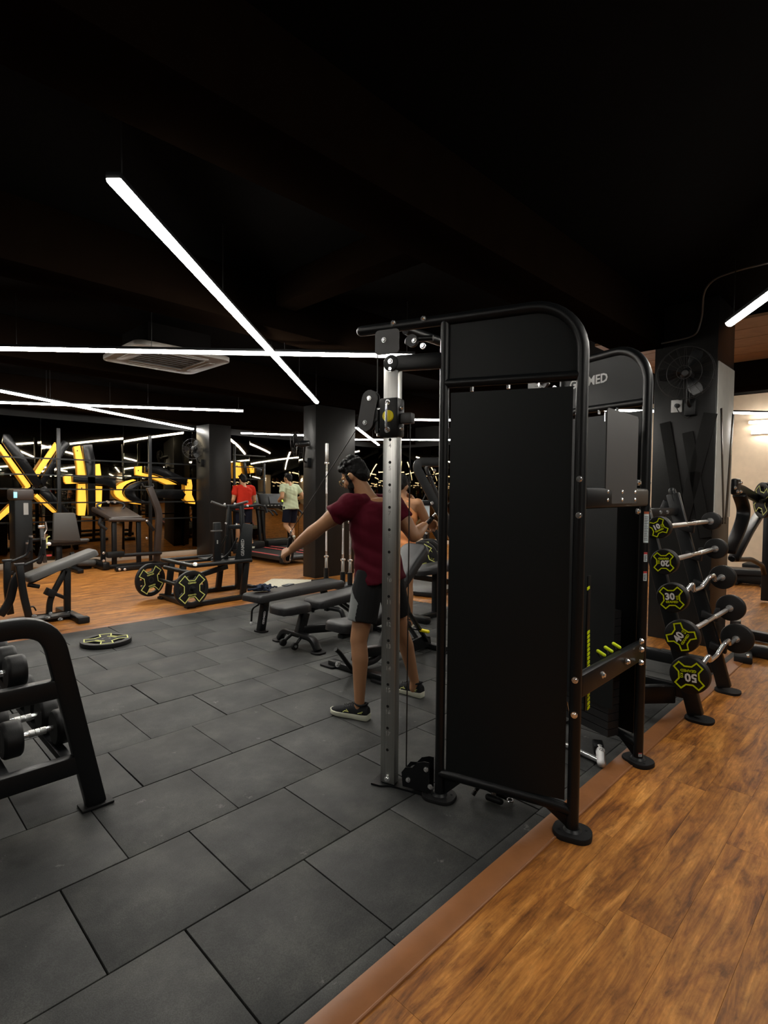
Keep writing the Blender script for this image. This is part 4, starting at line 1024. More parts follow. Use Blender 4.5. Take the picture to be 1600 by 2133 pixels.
for a in ((468, 1050), (489, 1049), (516, 1053), (471, 1090), (493, 1092)):
    mb = MB(); bolt(mb, PD(*a, 7.52), (-.7, -.7, .1), .012, .01); mb.build('bolt', CHROME, t)
MB().prism([(-.10, 0), (.13, 0), (.15, .50), (.02, .52)], V((tx[0].x-.02, tx[0].y, .52)), V((.75, -.66, 0)), ZU, .03).build('tower_panel', PANEL, t, .004)
text('GEAMED', .06, GREYP, t, mframe(V((tx[0].x, tx[0].y, .70))+V((-.03, -.035, 0)), ZU, V((-.75, .66, 0))), 'brand_lettering', .001)
for d_ in ((455, 1168, 495, 1120), (432, 1165, 472, 1115)):
    MB().tube(fillet([PD(d_[0], d_[1], 7.5), PD((d_[0]*.45+d_[2]*.55), d_[1]-14, 7.5), PD(d_[2], d_[3], 7.5)], .2), .012, 8).build('curved_brace', METAL, t)
MB().tube([V((4.22, 7.15, .03)), V((4.22, 7.15, .47))], .03, rect=(.12, .10), up=V((0, 1, 0))).build('pad_post', METAL, t, .01)
MB().box((4.22, 7.15, .48), (.15, .12, .04)).build('post_cap', METAL, t, .01)
mb = MB(); bolt(mb, (4.22, 7.13, .50), (0, 0, 1), .018, .03); mb.build('bolt', CHROME, t)
MB().box(PD(452, 1130, 7.45), (.10, .06, .55)).build('side_pillar', METAL, t, .01)
MB().box(PD(451, 1106, 7.42), (.16, .05, .02)).build('knee_pad', VINYLG, t, .008)
MB().box(PD(453, 1129, 7.41), (.012, .012, .05)).build('label', GREYP, t)
put_plate((3.12, 6.44, .265), (.04, -1, 0), .0, 'weight plate on the near side of the belt squat machine')
put_plate((3.02, 7.44, .265), (.25, -1, 0), .15, 'weight plate on the far side of the belt squat machine')

# ================================================================ incline chest-supported row machine, left
t = thing('incline_row_machine', 'black incline row machine with a long slanted pad at left', 'gym machine', (1.75, 7.1, 0))
Y7 = 7.05
def Q(px, py, y=Y7): return PY(px, py, y)
a, b_ = Q(52, 1203), Q(197, 1146); dv = (b_-a); L = dv.length; ang = math.atan2(dv.z, dv.x)
pad(MB(), L, .30, .07, c=(a+b_)/2+V((0, 0, -.01)), R=Matrix.Rotation(-ang, 3, 'Y'), r=.05).build('chest_pad', VINYLG, t)
MB().tube([a+V((.03, 0, -.06)), b_+V((-.1, 0, -.06))], .03, rect=(.07, .05)).build('pad_spine', METAL, t, .008)
p = Q(140, 1182); g_ = Q(140, 1275); MB().tube([p, V((g_.x, Y7, .03))], .03, rect=(.07, .05), up=V((0, 1, 0))).build('front_post', METAL, t, .008)
MB().tube(fillet([p+V((-.02, 0, -.03)), Q(103, 1250), V((Q(102, 1280).x, Y7, .05))], .12), .03, rect=(.06, .05), up=V((0, 1, 0))).build('diagonal_brace', METAL, t, .008)
MB().tube([Q(115, 1237), Q(135, 1245)], .02, rect=(.05, .04)).build('link', METAL, t, .006)
MB().box(Q(104, 1234), (.09, .12, .08), Matrix.Rotation(.5, 3, 'Y')).build('stop_block', RUBBER, t, .006)
x0 = Q(20, 1285).x; x1 = Q(142, 1285).x
MB().tube([V((x0, Y7, .04)), V((x1+.05, Y7, .04))], .03, rect=(.07, .06)).build('base_rail', METAL, t, .008)
MB().tube([V((x1+.03, Y7-.45, .035)), V((x1+.0, Y7+.35, .035))], .03, rect=(.09, .06)).build('cross_foot', METAL, t, .01)
MB().box((x1+.03, Y7-.43, .035), (.12, .10, .07)).build('rubber_foot', RUBBER, t, .012)
MB().box((x1-.28, Y7-.08, .055), (.50, .22, .03)).build('foot_platform', IRON, t, .005)
for (px0, py0, px1, py1, dy) in ((15, 1168, 22, 1280, .35), (40, 1176, 62, 1282, -.15)):
    A, B = PY(px0, py0, Y7+dy), PY(px1, py1, Y7+dy); MB().tube(fillet([A, A*.45+B*.55+V((-.02, 0, 0)), V((B.x, B.y, .05))], .2), .03, rect=(.07, .05), up=V((0, 1, 0))).build('handle_post', METAL, t, .008)
    MB().box(A, (.10, .05, .03)).build('post_cap', IRON, t, .006)
    E_ = A+V((.20, .0, .05)); MB().tube(fillet([A+V((.03, 0, -.02)), E_, E_+V((.03, .0, .16))], .04), .016, 10).build('handle', METAL, t)
    MB().cap(E_+V((.03, 0, .05)), E_+V((.035, 0, .20)), .02).build('grip', RUBBER, t)
    MB().cyl(E_+V((.035, 0, .205)), E_+V((.036, 0, .225)), .022).build('grip_end', CHROME, t)
MB().tube([Q(58, 1218), Q(82, 1222)], .024, 12).build('loading_peg', METAL, t)
MB().tube(fillet([Q(0, 1282), Q(20, 1255), Q(30, 1210), Q(40, 1195)], .15), .03, rect=(.08, .06), up=V((0, 1, 0))).build('lever_arm', METAL, t, .01)
MB().tube(fillet([Q(55, 1268), Q(70, 1262), Q(75, 1272)], .03), .008, 8).build('hook', METAL, t)
mb = MB()
for a_ in ((141, 1180), (105, 1278), (142, 1277), (58, 1210)): bolt(mb, Q(*a_, Y7-.035), (0, -1, 0), .016, .015)
mb.build('bolt', CHROME, t)

# ================================================================ leg extension machine, far left
YX = 11.0
t = thing('leg_extension_machine', 'black weight-stack leg machine with grey backrest at far left', 'gym machine', (2.75, YX, 0))
def S(px, py, y=YX): return PY(px, py, y)
a, b_ = S(27, 1022), S(65, 1180); x0, x1 = S(28, 1100).x, S(66, 1100).x
tz = S(45, 1022).z
MB().box(((x0+x1)/2, YX+.12, tz*.5), (x1-x0, .42, tz)).build('stack_tower', PANEL, t, .03)
MB().box(((x0+x1)/2, YX+.12, tz-.07), (x1-x0+.05, .46, .20)).build('tower_cap', VINYLB, t, .04)
c = S(32, 1031, YX-.12); MB().box(c, (.05, .02, .10)).build('display', SCREEN, t, .004)
c = S(54, 1060, YX-.10); MB().box(c, (.07, .012, .20)).build('label', GREYP, t)
a, b_ = S(110, 1068), S(155, 1068); c_, d_ = S(167, 1127), S(108, 1127)
mb = MB(); mb.prism([(a.x, a.z), (b_.x, b_.z), (c_.x, c_.z), (d_.x, d_.z)], (0, YX+.02, 0), (1, 0, 0), (0, 0, 1), .08); mb.build('backrest', VINYLG, t, .025)
a, b_ = S(112, 1128), S(182, 1125); MB().cap(a, b_, .035).build('seat_edge_roll', VINYLG, t)
MB().box(((a.x+b_.x)/2-.02, YX+.22, a.z-.04), (.62, .42, .09)).build('seat', VINYL, t, .03)
MB().box(((a.x+b_.x)/2-.15, YX+.2, a.z*.5-.04), (.10, .10, a.z-.1)).build('seat_post', METAL, t, .01)
a, b_ = S(165, 1172), S(193, 1172); MB().cap(a, b_, .065).build('ankle_roller', VINYLG, t)
MB().tube([S(150, 1150), S(158, 1200)], .03, rect=(.07, .06), up=V((0, 1, 0))).build('swing_arm', METAL, t, .008)
a, b_ = S(50, 1126), S(80, 1124); MB().cap(a, b_, .03).build('thigh_roller', VINYL, t); MB().cyl(a-V((.05, 0, 0)), a-V((.03, 0, 0)), .03).build('roller_end', CHROME, t)
for px0, py0, px1, py1, r_ in ((60, 1130, 56, 1160, .045), (90, 1140, 82, 1170, .045)):
    MB().cap(S(px0, py0, YX-.2), S(px1, py1, YX-.2), r_).build('grip_sleeve', RUBBER, t); MB().cyl(S(px0, py0-1, YX-.2), S(px0, py0+3, YX-.2), r_+.004).build('sleeve_ring', CHROME, t)
MB().tube([S(86, 1095, YX-.1), S(90, 1140, YX-.1), S(94, 1172, YX-.1)], .03, rect=(.06, .05), up=V((0, 1, 0))).build('adjuster_arm', PANEL2, t, .006)
MB().box(S(86, 1097, YX-.12), (.10, .05, .05)).build('adjuster_block', CHROME, t, .006)
MB().tube(fillet([S(95, 1087, YX-.15), S(98, 1103, YX-.15), S(92, 1112, YX-.15), S(97, 1138, YX-.15)], .05), .012, 8).build('release_lever', CHROME, t)
MB().tube(fillet([S(104, 1117, YX-.15), S(97, 1120, YX-.15), S(98, 1142, YX-.15)], .05), .012, 8).build('bent_lever', PALEY, t)
MB().ell(S(102, 1133, YX-.16), (.035, .035, .035)).build('lever_knob', WHITE, t)
MB().box(S(102, 1157, YX-.16), (.08, .02, .03)).build('red_stop', REDP, t)
MB().box((2.75, YX+.1, .04), (1.3, .10, .07)).build('base_rail', METAL, t, .01); MB().box((3.05, YX-.05, .04), (.10, .9, .07)).build('base_rail', METAL, t, .01)

# ================================================================ padded hyperextension / squat station
YH = 10.7
t = thing('padded_bench_station', 'dark brown padded station with loop handle before the lit letters', 'gym machine', (4.1, YH, 0))
def H_(px, py, y=YH): return PY(px, py, y)
a, b_ = H_(232, 1083), H_(298, 1083); z = a.z
mb = MB(); mb.loft([[V((p[0], p[1], zz+p[2])) for p in ((a.x, YH, 0), (b_.x, YH, 0), (b_.x-.10, YH+.62, .19), (a.x-.16, YH+.62, .19))] for zz in (z-.05, z+.045)]); mb.build('seat_pad', VINYLB, t, .03)
MB().tube([V((a.x-.05, YH-.01, z)), V((b_.x+.03, YH-.01, z-.02))], .032, 12).build('front_roll', VINYLB, t)
MB().tube(fillet([V((a.x+.05, YH+.45, z+.15)), V((a.x-.12, YH+.5, z+.26)), V((a.x+.02, YH+.5, z+.32)), V((a.x+.30, YH+.5, z+.32)), V((a.x+.45, YH+.5, z+.26)), V((a.x+.32, YH+.45, z+.15))], .1), .02, 10).build('loop_handle', IRON, t)
for q in ((a.x+.05, z+.06), (a.x+.32, z+.06), (a.x+.10, z+.32), (a.x+.22, z+.32)): MB().cyl((q[0], YH+.44, q[1]), (q[0], YH+.52, q[1]+.01), .024).build('handle_tip', CHROME, t)
for x in (a.x+.08, b_.x-.05): MB().tube([V((x, YH+.1, .05)), V((x, YH+.1, z-.04))], .03, rect=(.08, .07), up=V((0, 1, 0))).build('post', METAL, t, .01)
MB().tube([V((a.x-.02, YH+.4, .05)), V((a.x-.02, YH+.4, z-.04))], .03, rect=(.08, .07), up=V((0, 1, 0))).build('post', METAL, t, .01)
MB().tube(fillet([H_(210, 1080), H_(206, 1092), H_(222, 1103)], .05), .03, 10).build('side_grip', VINYL, t)
p0, p1, p2 = H_(311, 1015), H_(332, 1068), H_(326, 1172)
MB().tube(fillet([p0, p1, V((p2.x, YH, .08))], .15), .04, rect=(.12, .09), up=V((0, 1, 0))).build('slanted_arm', VINYLB, t, .015)
MB().tube([H_(306, 1085), H_(320, 1105)], .03, rect=(.06, .06)).build('arm_brace', METAL, t, .008)
MB().tube(fillet([H_(296, 1007), H_(299, 1014), H_(321, 1014), H_(318, 1007)], .03), .014, 8).build('top_bracket', IRON, t)
a2, b2 = H_(252, 1157, YH-.1), H_(334, 1152, YH-.1); MB().cap(a2, b2, .035).build('foot_roller', VINYL, t); MB().cyl(a2-V((.02, 0, 0)), a2+V((.01, 0, 0)), .05).build('roller_end', CHROME, t)
MB().box(H_(240, 1155, YH-.1), (.30, .12, .11)).build('roller_block', PANEL, t, .02)
MB().tube([V((H_(218, 1178).x, YH+.1, .04)), V((H_(345, 1172).x, YH+.1, .04))], .03, rect=(.09, .07)).build('base_rail', METAL, t, .01)
MB().tube([V((H_(240, 1190, 10.35).x, 10.35, .05)), V((H_(360, 1177, 10.35).x, 10.35, .05))], .03, rect=(.10, .08)).build('base_rail', METAL, t, .01)
MB().tube([V((H_(218, 1178).x, YH-.1, .08)), V((H_(218, 1178).x, YH+.6, .08))], .03, rect=(.12, .14)).build('base_block', METAL, t, .02)
mb = MB()
for q in ((216, 1152), (216, 1168), (249, 1186), (260, 1186), (306, 1085), (306, 1121)): bolt(mb, H_(*q, YH-.06 if q[1] < 1180 else 10.29), (0, -1, 0), .02, .015)
mb.build('bolt', CHROME, t)
# ================================================================ treadmills
def treadmill(label, xc, y0, y1):
    t = thing('treadmill', label, 'treadmill', (xc, (y0+y1)/2, 0), 0, 'treadmills facing the mirror wall')
    L = y1-y0; w_ = .78
    MB().box((xc, y0+L/2-.05, .12), (w_-.24, L-.25, .08)).build('deck', METAL, t, .01)
    MB().box((xc, y0+L/2-.12, .166), (w_-.26, L-.42, .012)).build('running_belt', RUBBER, t)
    for s in (-1, 1):
        MB().box((xc+s*(w_/2-.06), y0+L/2-.10, .14), (.11, L-.35, .09)).build('side_rail', IRON, t, .012)
        MB().box((xc+s*(w_/2-.06), y0+L/2-.1, .188), (.05, L-.7, .006)).build('rail_stripe', REDP, t)
        MB().box((xc+s*(w_/2-.06), y0+.06, .12), (.13, .14, .16)).build('rear_cap', RUBBER, t, .03)
        MB().tube(fillet([V((xc+s*.36, y1-.25, .15)), V((xc+s*.37, y1-.12, .95)), V((xc+s*.34, y1-.05, 1.25))], .2), .03, rect=(.06, .08), up=V((0, 1, 0))).build('upright', METAL, t, .012)
        MB().tube(fillet([V((xc+s*.36, y1-.10, 1.05)), V((xc+s*.36, y1-.65, 1.02)), V((xc+s*.36, y1-.75, .93))], .08), .022, 10).build('handrail', RUBBER, t)
    MB().cyl((xc-.30, y0+.08, .13), (xc+.30, y0+.08, .13), .05).build('rear_roller', IRON, t)
    MB().box((xc, y1-.22, .22), (w_-.02, .40, .22)).build('motor_cover', METAL, t, .05)
    MB().box((xc, y1-.06, 1.25), (.80, .07, .34), Matrix.Rotation(-.35, 3, 'X')).build('console', METAL, t, .03)
    MB().box((xc, y1-.112, 1.26), (.30, .01, .18), Matrix.Rotation(-.35, 3, 'X')).build('display', DARKP, t)
    MB().box((xc+.25, y1-.118, 1.24), (.09, .01, .05), Matrix.Rotation(-.35, 3, 'X')).build('led_readout', GREENLED, t)
    mb = MB()
    for k in range(6): mb.box((xc-.3+.1*k, y1-.14, 1.13), (.04, .012, .025), Matrix.Rotation(-.35, 3, 'X'))
    mb.build('button_row', GREYP, t)
    MB().tube([V((xc-.34, y1-.1, 1.08)), V((xc+.34, y1-.1, 1.08))], .025, 10).build('cross_handle', RUBBER, t)
    return t
treadmill('black treadmill under the man in red by the column', 6.62, 8.95, 11.15)
treadmill('black treadmill under the runner in pale mint', 7.55, 9.2, 11.3)

# ================================================================ bar holder and olympic bars
c = V((5.50, 6.45, .0)); t = thing('bar_holder', 'low black barbell holder block beside the bare column', 'bar holder', c)
d_ = (V((5.56, 6.78, 0))-PZ(729, 1228)).normalized(); R_ = Matrix((d_, V((-d_.y, d_.x, 0)), ZU)).transposed()
MB().box(c+V((0, 0, .04)), (.95, .34, .06), R_).build('base', METAL, t, .01)
spots = [V((5.56, 6.78, 0)), PZ(714, 1226), PZ(729, 1228)]
for p in spots: MB().tube([p+V((0, 0, .06)), p+V((0, 0, .26))], .04, 14).build('sleeve_holder', METAL, t)
text('GEAMED', .06, GREYP, t, mframe(c+V((-.13, -.02, .075)), d_*-1, V((d_.y, -d_.x, 0))*-1), 'brand_lettering', .001)
for p, L, lb in zip(spots, (2.17, 1.30, 1.26), ('tall chrome olympic bar standing upright by the column', 'chrome bar standing behind the maroon man, left one', 'chrome bar standing behind the maroon man, right one')):
    t = thing('olympic_bar', lb, 'barbell', p+V((0, 0, .07)), 0, 'bars standing in the holder')
    b0 = p+V((0, 0, .08))
    MB().cyl(b0+V((0, 0, .35)), b0+V((0, 0, L-.30)), .0145).build('shaft', CHROME, t)
    for z0, z1 in ((.45, .8), (L-.8, L-.45)): MB().cyl(b0+V((0, 0, z0)), b0+V((0, 0, z1)), .016).build('knurled_grip', KNURL, t)
    for z0, z1 in ((0, .35), (L-.30, L)): MB().cyl(b0+V((0, 0, z0)), b0+V((0, 0, z1)), .025).build('sleeve', STEEL, t, .003)
    for z in (.35, L-.33): MB().cyl(b0+V((0, 0, z)), b0+V((0, 0, z+.03)), .038).build('collar', CHROME, t, .003)

# ================================================================ hack squat machine behind the cable machine
t = thing('hack_squat_machine', 'black slanted-rail squat machine seen beside the steel upright', 'gym machine', (6.1, 5.0, 0))
def K(px, py, d): return PD(px, py, d)
DK = 7.8
MB().tube(fillet([K(925, 962, DK), K(872, 962, DK), K(868, 975, DK), K(915, 1065, DK), K(960, 1150, DK)], .10), .045, rect=(.10, .12), up=V((0, 0, 1))).build('slanted_frame', METAL, t, .02)
MB().tube(fillet([K(930, 968, DK+.5), K(885, 970, DK+.5), K(915, 1040, DK+.5), K(965, 1140, DK+.5)], .10), .03, 10).build('rear_rail', IRON, t)
for a, b_ in (((882, 990), (912, 990)), ((891, 1020), (908, 982)), ((880, 1045), (895, 1010))): MB().tube([K(*a, DK+.2), K(*b_, DK+.2)], .010, 8).build('tie_rod', METAL, t)
MB().tube([K(868, 1047, DK), K(905, 1048, DK)], .03, rect=(.08, .07)).build('carriage_bar', METAL, t, .01)
MB().tube([K(889, 1045, DK+.1), K(887, 1165, DK+.1)], .03, rect=(.08, .06), up=V((0, 1, 0))).build('upright', METAL, t, .01)
MB().box(K(889, 1065, DK), (.08, .02, .16), rotz(-.8)).build('label', PALE, t)
MB().tube(fillet([K(895, 1085, DK), K(905, 1105, DK), K(925, 1140, DK)], .1), .03, rect=(.08, .08)).build('lower_link', METAL, t, .01)
MB().tube([K(860, 1200, DK), K(955, 1215, DK+.3)], .03, rect=(.09, .08)).build('base_rail', METAL, t, .01)
g0 = PZ(890, 1222, .04); MB().box(g0, (1.2, .8, .06), rotz(.3)).build('base_plate', METAL, t, .01)
MB().tube([K(868, 1160, 7.3), K(905, 1152, 8.0)], .024, 12).build('loading_peg', METAL, t)
for a in ((905, 980), (900, 1048), (888, 1092), (888, 1110), (866, 1053)):
    mb = MB(); bolt(mb, K(*a, DK-.1), (-.7, -.7, .2), .02, .02); mb.build('bolt', CHROME, t)
put_plate(K(878, 1163, 7.15), (-.85, -.5, 0), .3, 'front weight plate on the squat machine peg')
put_plate(K(888, 1158, 7.35), (-.85, -.5, 0), .9, 'middle weight plate on the squat machine peg')
put_plate(K(895, 1156, 7.50), (-.85, -.5, 0), 1.3, 'rear weight plate on the squat machine peg')
# oval seat stool
c = K(908, 1182, 6.5); t = thing('padded_stool', 'black oval-padded stool half hidden by the shield panel', 'stool', (c.x, c.y, .007))
pad(MB(), .55, .42, .07, c=c, R=rotz(-.6) @ Matrix.Rotation(-.18, 3, 'Y'), r=.19).build('pad', VINYL, t)
MB().tube([V((c.x, c.y, .03)), V((c.x, c.y, c.z-.05))], .03, rect=(.07, .07), up=V((0, 1, 0))).build('post', METAL, t, .01)
MB().box((c.x-.10, c.y, .04), (.55, .08, .06)).build('base_rail', METAL, t, .015); MB().box((c.x-.36, c.y, .045), (.10, .40, .075)).build('cross_foot', METAL, t, .02)

# ================================================================ plate-loaded machine, right edge
t = thing('plate_loaded_press', 'black plate-loaded lever machine behind the right column', 'gym machine', (7.2, 1.4, 0))
YM = 1.5
def G(px, py, y=YM): return PY(px, py, y)
MB().tube(fillet([G(1522, 1015), G(1545, 1020), G(1580, 1040), G(1608, 1052)], .1), .03, rect=(.06, .11)).build('lever_arm', METAL, t, .02)
MB().box(G(1533, 1014, YM-.03), (.20, .06, .18)).build('pivot_plate', METAL, t, .02)
for a in ((1543, 1006), (1530, 1016), (1535, 1024), (1542, 1024)):
    mb = MB(); bolt(mb, G(*a, YM-.06), (0, -1, 0), .016, .02); mb.build('bolt', CHROME, t)
MB().tube(fillet([G(1540, 1030), G(1552, 1065), G(1538, 1110), G(1518, 1150)], .3), .03, rect=(.06, .14), up=V((0, 1, 0))).build('curved_arm', METAL, t, .02)
MB().tube(fillet([G(1588, 1062), G(1560, 1105), G(1528, 1165)], .1), .03, rect=(.06, .12), up=V((0, 1, 0))).build('strut', METAL, t, .02)
MB().tube(fillet([G(1525, 1165), G(1565, 1165), G(1588, 1178), G(1592, 1195)], .10), .03, 12).build('handle', METAL, t)
MB().tube([G(1602, 1040), V((G(1602, 1040).x, YM, .03))], .04, rect=(.10, .10), up=V((0, 1, 0))).build('main_post', METAL, t, .012)
a, b_ = PZ(1515, 1312, .06), PZ(1640, 1336, .06); MB().tube([a, b_], .04, rect=(.10, .09)).build('base_rail', METAL, t, .012)
a2, b2 = PZ(1535, 1347, .06), PZ(1640, 1366, .06); MB().tube([a2, b2], .04, rect=(.12, .10)).build('base_rail', METAL, t, .02)
c = PZ(1548, 1368, .03); MB().box(c, (.26, .14, .06), rotz(.2)).build('rubber_foot', RUBBER, t, .012)
c = PZ(1532, 1300, .10); MB().box(c, (.16, .10, .10), rotz(.2)).build('end_bracket', VINYLB, t, .01)
for q in ((1548, 1313), (1597, 1322), (1549, 1362), (1536, 1303)):
    mb = MB(); bolt(mb, PZ(q[0], q[1], .10)+V((-.03, -.04, 0)), (-.5, -.8, .2), .014, .014); mb.build('bolt', CHROME, t)
MB().tube([G(1585, 1045, 1.40), G(1625, 1035, 1.28)], .024, 12).build('loading_peg', METAL, t)
put_plate(G(1590, 1042, 1.42), (.55, -.8, 0), .2, 'weight plate on the lever machine, inner one')
put_plate(G(1606, 1040, 1.36), (.55, -.8, 0), .7, 'weight plate on the lever machine, outer one at the photo edge')
# low bench beyond
t = thing('low_bench', 'low black bench by the cream wall', 'bench', (10.6, 2.15, 0))
pad(MB(), 1.1, .34, .09, c=PZ(1560, 1190, .22)+V((0, .0, .0)), R=rotz(-1.2)).build('pad', VINYL, t)
p = PZ(1560, 1190, .22); MB().box((p.x, p.y, .10), (.10, .7, .16)).build('leg_frame', METAL, t, .01); MB().box((p.x, p.y+.15, .03), (.5, .10, .05)).build('cross_foot', METAL, t, .01); MB().box((p.x, p.y-.25, .03), (.5, .10, .05)).build('cross_foot', METAL, t, .01)
# stack of black mats right of it
for k in range(4):
    c = PZ(1592, 1208, 0); o = MB().loft([[V((c.x+.02*k+q[0], c.y+q[1], .003+.07*k+z)) for q in rr(0, 0, .6, .6, .05)] for z in (0, .066)]).build('step_platform', RUBBER, None, .01)
    tag(o, ['lowest', 'second', 'third', 'topmost'][k]+' black step platform of the stack near the cream wall', 'step platform', 'stacked step platforms')

# ================================================================ people
def remeshed(mb, voxel, smooth, disp=None):
    me = mb.mesh('tmp'); o = bpy.data.objects.new('tmp', me); COL.objects.link(o)
    m_ = o.modifiers.new('r', 'REMESH'); m_.mode = 'VOXEL'; m_.voxel_size = voxel; m_.use_smooth_shade = True
    if smooth: s_ = o.modifiers.new('s', 'SMOOTH'); s_.factor = .5; s_.iterations = smooth
    dg = bpy.context.evaluated_depsgraph_get(); ev = bpy.data.meshes.new_from_object(o.evaluated_get(dg))
    bpy.data.objects.remove(o, do_unlink=True)
    if disp:
        ns = [v.normal.copy() for v in ev.vertices]
        for v, n in zip(ev.vertices, ns): v.co += n*disp(v.co, n)
    ev.polygons.foreach_set('use_smooth', [True]*len(ev.polygons))
    return ev
def solid(name, mb, mat, parent, voxel=.01, smooth=4, disp=None, label=None):
    me = remeshed(mb, voxel, smooth, disp); off = OFF[parent.name]; me.transform(Matrix.Translation(-off)); me.name = name
    me.materials.clear(); me.materials.append(mat)
    o = bpy.data.objects.new(name, me); COL.objects.link(o); o.parent = parent; OFF[o.name] = off
    if label: o['label'] = label
    return o
def ring(c, a, b, r, f, n=24, e=2.4):
    out = []
    for k in range(n):
        t_ = 2*PI*k/n; cs, sn = math.cos(t_), math.sin(t_)
        out.append(c + r*a*math.copysign(abs(cs)**(2/e), cs) + f*b*math.copysign(abs(sn)**(2/e), sn))
    return out
def hand(mb, w, d, n, curl, thumb_side=1, s=1.0):
    """w wrist, d wrist->knuckles, n palm normal (towards what is gripped)"""
    d = V(d).normalized(); n = V(n); n = (n-d*n.dot(d)).normalized(); sd = d.cross(n)*thumb_side
    k0 = w+d*.088*s
    for i in range(-1, 2): mb.cap(w+d*.012*s+sd*.012*i*s, k0+sd*.021*i*s, .017*s, .0145*s)
    for i, L in enumerate((.9, 1.0, .95, .78)):
        base = k0+sd*(.031-.0205*i)*s
        a1, a2, a3 = curl*1.25, curl*2.5, curl*3.4
        dirv = lambda a: d*math.cos(a)+n*math.sin(a)
        p1 = base+dirv(a1)*.044*L*s; p2 = p1+dirv(a2)*.028*L*s; p3 = p2+dirv(a3)*.02*L*s
        mb.cap(base-d*.01*s, p1, .0098*s, .0090*s); mb.cap(p1, p2, .0090*s, .0084*s); mb.cap(p2, p3, .0084*s, .0074*s)
    b0 = w+d*.03*s+sd*.028*s; b1 = b0+(d*.55+sd*.6*(1-.6*curl)+n*(.35+.5*curl)).normalized()*.042*s
    b2 = b1+(d*.75+n*(.2+.9*curl)-sd*.35*curl).normalized()*.032*s
    mb.cap(b0, b1, .0135*s, .011*s); mb.cap(b1, b2, .011*s, .009*s)
def shoe(parent, heel, d, mats, z0, L=.285, laces=True, pitch=0):
    heel = V(heel); d = V((d[0], d[1], 0)).normalized(); s = V((d.y, -d.x, 0)); R = Matrix.Rotation(pitch, 3, s)
    def P(t_, o, z): return heel+V((0, 0, z0))+R @ (d*(t_*L)+s*o+ZU*z)
    prof = [(0, .026), (.06, .034), (.2, .037), (.42, .036), (.62, .044), (.78, .046), (.92, .034), (1.0, .014)]
    out = [(t_, w) for t_, w in prof]+[(t_, -w) for t_, w in reversed(prof)]
    def zt(t_): return .040-.012*t_+(.010 if t_ > .95 else 0)
    so = MB().loft([[P(t_, w*k, z if z is not None else zt(t_)) for t_, w in out] for z, k in ((.0, .92), (.006, 1.0), (None, 1.05))])
    sole = so.build('sole', mats[1], parent, .003)
    rings = []
    for t_, w, h in ((.01, .026, .085), (.06, .033, .098), (.16, .036, .100), (.27, .036, .096), (.38, .036, .092), (.50, .038, .082), (.64, .042, .066), (.78, .042, .056), (.90, .034, .046), (.975, .016, .038)):
        zb = zt(t_)-.006; row = []
        for k in range(14):
            a = PI*k/13; row.append(P(t_, w*math.cos(a)*(1 if k in (0, 13) else 1.0), zb+(h-zb)*max(0, math.sin(a))**.75))
        rings.append(row)
    up = MB().loft(rings).build('upper', mats[0], parent)
    mb = MB(); c = P(.20, 0, .088); mb.tube([c+R @ (d*.045*math.cos(a)+s*.031*math.sin(a)+ZU*(.014+.006*math.cos(a*2))) for a in [2*PI*k/16 for k in range(16)]], .007, 8, closed=True); mb.build('collar', mats[0], up)
    if laces:
        mb = MB()
        for k in range(5):
            t_ = .40+.055*k; h = .094-.085*(t_-.38)
            mb.tube([P(t_, -.024, h-.010), P(t_+.02, 0, h+.004), P(t_+.04, .024, h-.016)], .0024, 6)
        mb.tube([P(.42, 0, .098), P(.44, -.03, .10), P(.50, -.036, .088)], .002, 6); mb.build('laces', LACE, up)
        mb = MB()
        for sg in (-1, 1):
            mb.tube([P(.52, sg*.0395, .060), P(.46, sg*.040, .046), P(.55, sg*.0425, .050), P(.60, sg*.044, .040)], .0026, 6)
            mb.tube([P(.10, sg*.036, .062), P(.22, sg*.0385, .046), P(.12, sg*.0365, .050)], .0022, 6)
        mb.build('side_stripe', PALEY, up)
    return sole
def head(mb, hc, yaw, pitch, s=1.0):
    f = V((math.cos(yaw)*math.cos(pitch), math.sin(yaw)*math.cos(pitch), math.sin(pitch))); r = V((math.sin(yaw), -math.cos(yaw), 0)); u = r.cross(f)
    R = Matrix((r, f, u)).transposed()
    def L(x, y, z): return hc+R @ V((x, y, z))*s
    mb.ell(L(0, -.012, .022), (.073*s, .092*s, .088*s), R, 20, 14)
    mb.ell(L(0, .028, -.03), (.058*s, .062*s, .075*s), R, 18, 12)
    mb.ell(L(0, .045, -.075), (.040*s, .042*s, .030*s), R)           # chin / jaw
    mb.ell(L(0, .092, -.025), (.013*s, .020*s, .014*s), R, 10, 8)    # nose tip
    mb.cap(L(0, .078, .015), L(0, .094, -.018), .009*s, .012*s, 8)    # nose bridge
    mb.ell(L(0, .076, .028), (.05*s, .014*s, .010*s), R, 12, 8)      # brow
    mb.ell(L(0, .078, -.058), (.022*s, .012*s, .006*s), R, 10, 6); mb.ell(L(0, .078, -.066), (.020*s, .011*s, .006*s), R, 10, 6)
    for sg in (-1, 1):
        mb.ell(L(sg*.074, -.008, -.008), (.010*s, .020*s, .032*s), R @ Matrix.Rotation(sg*.35, 3, 'Z'), 10, 8)
        mb.ell(L(sg*.040, .060, -.022), (.020*s, .018*s, .020*s), R, 10, 8)
    return L, R
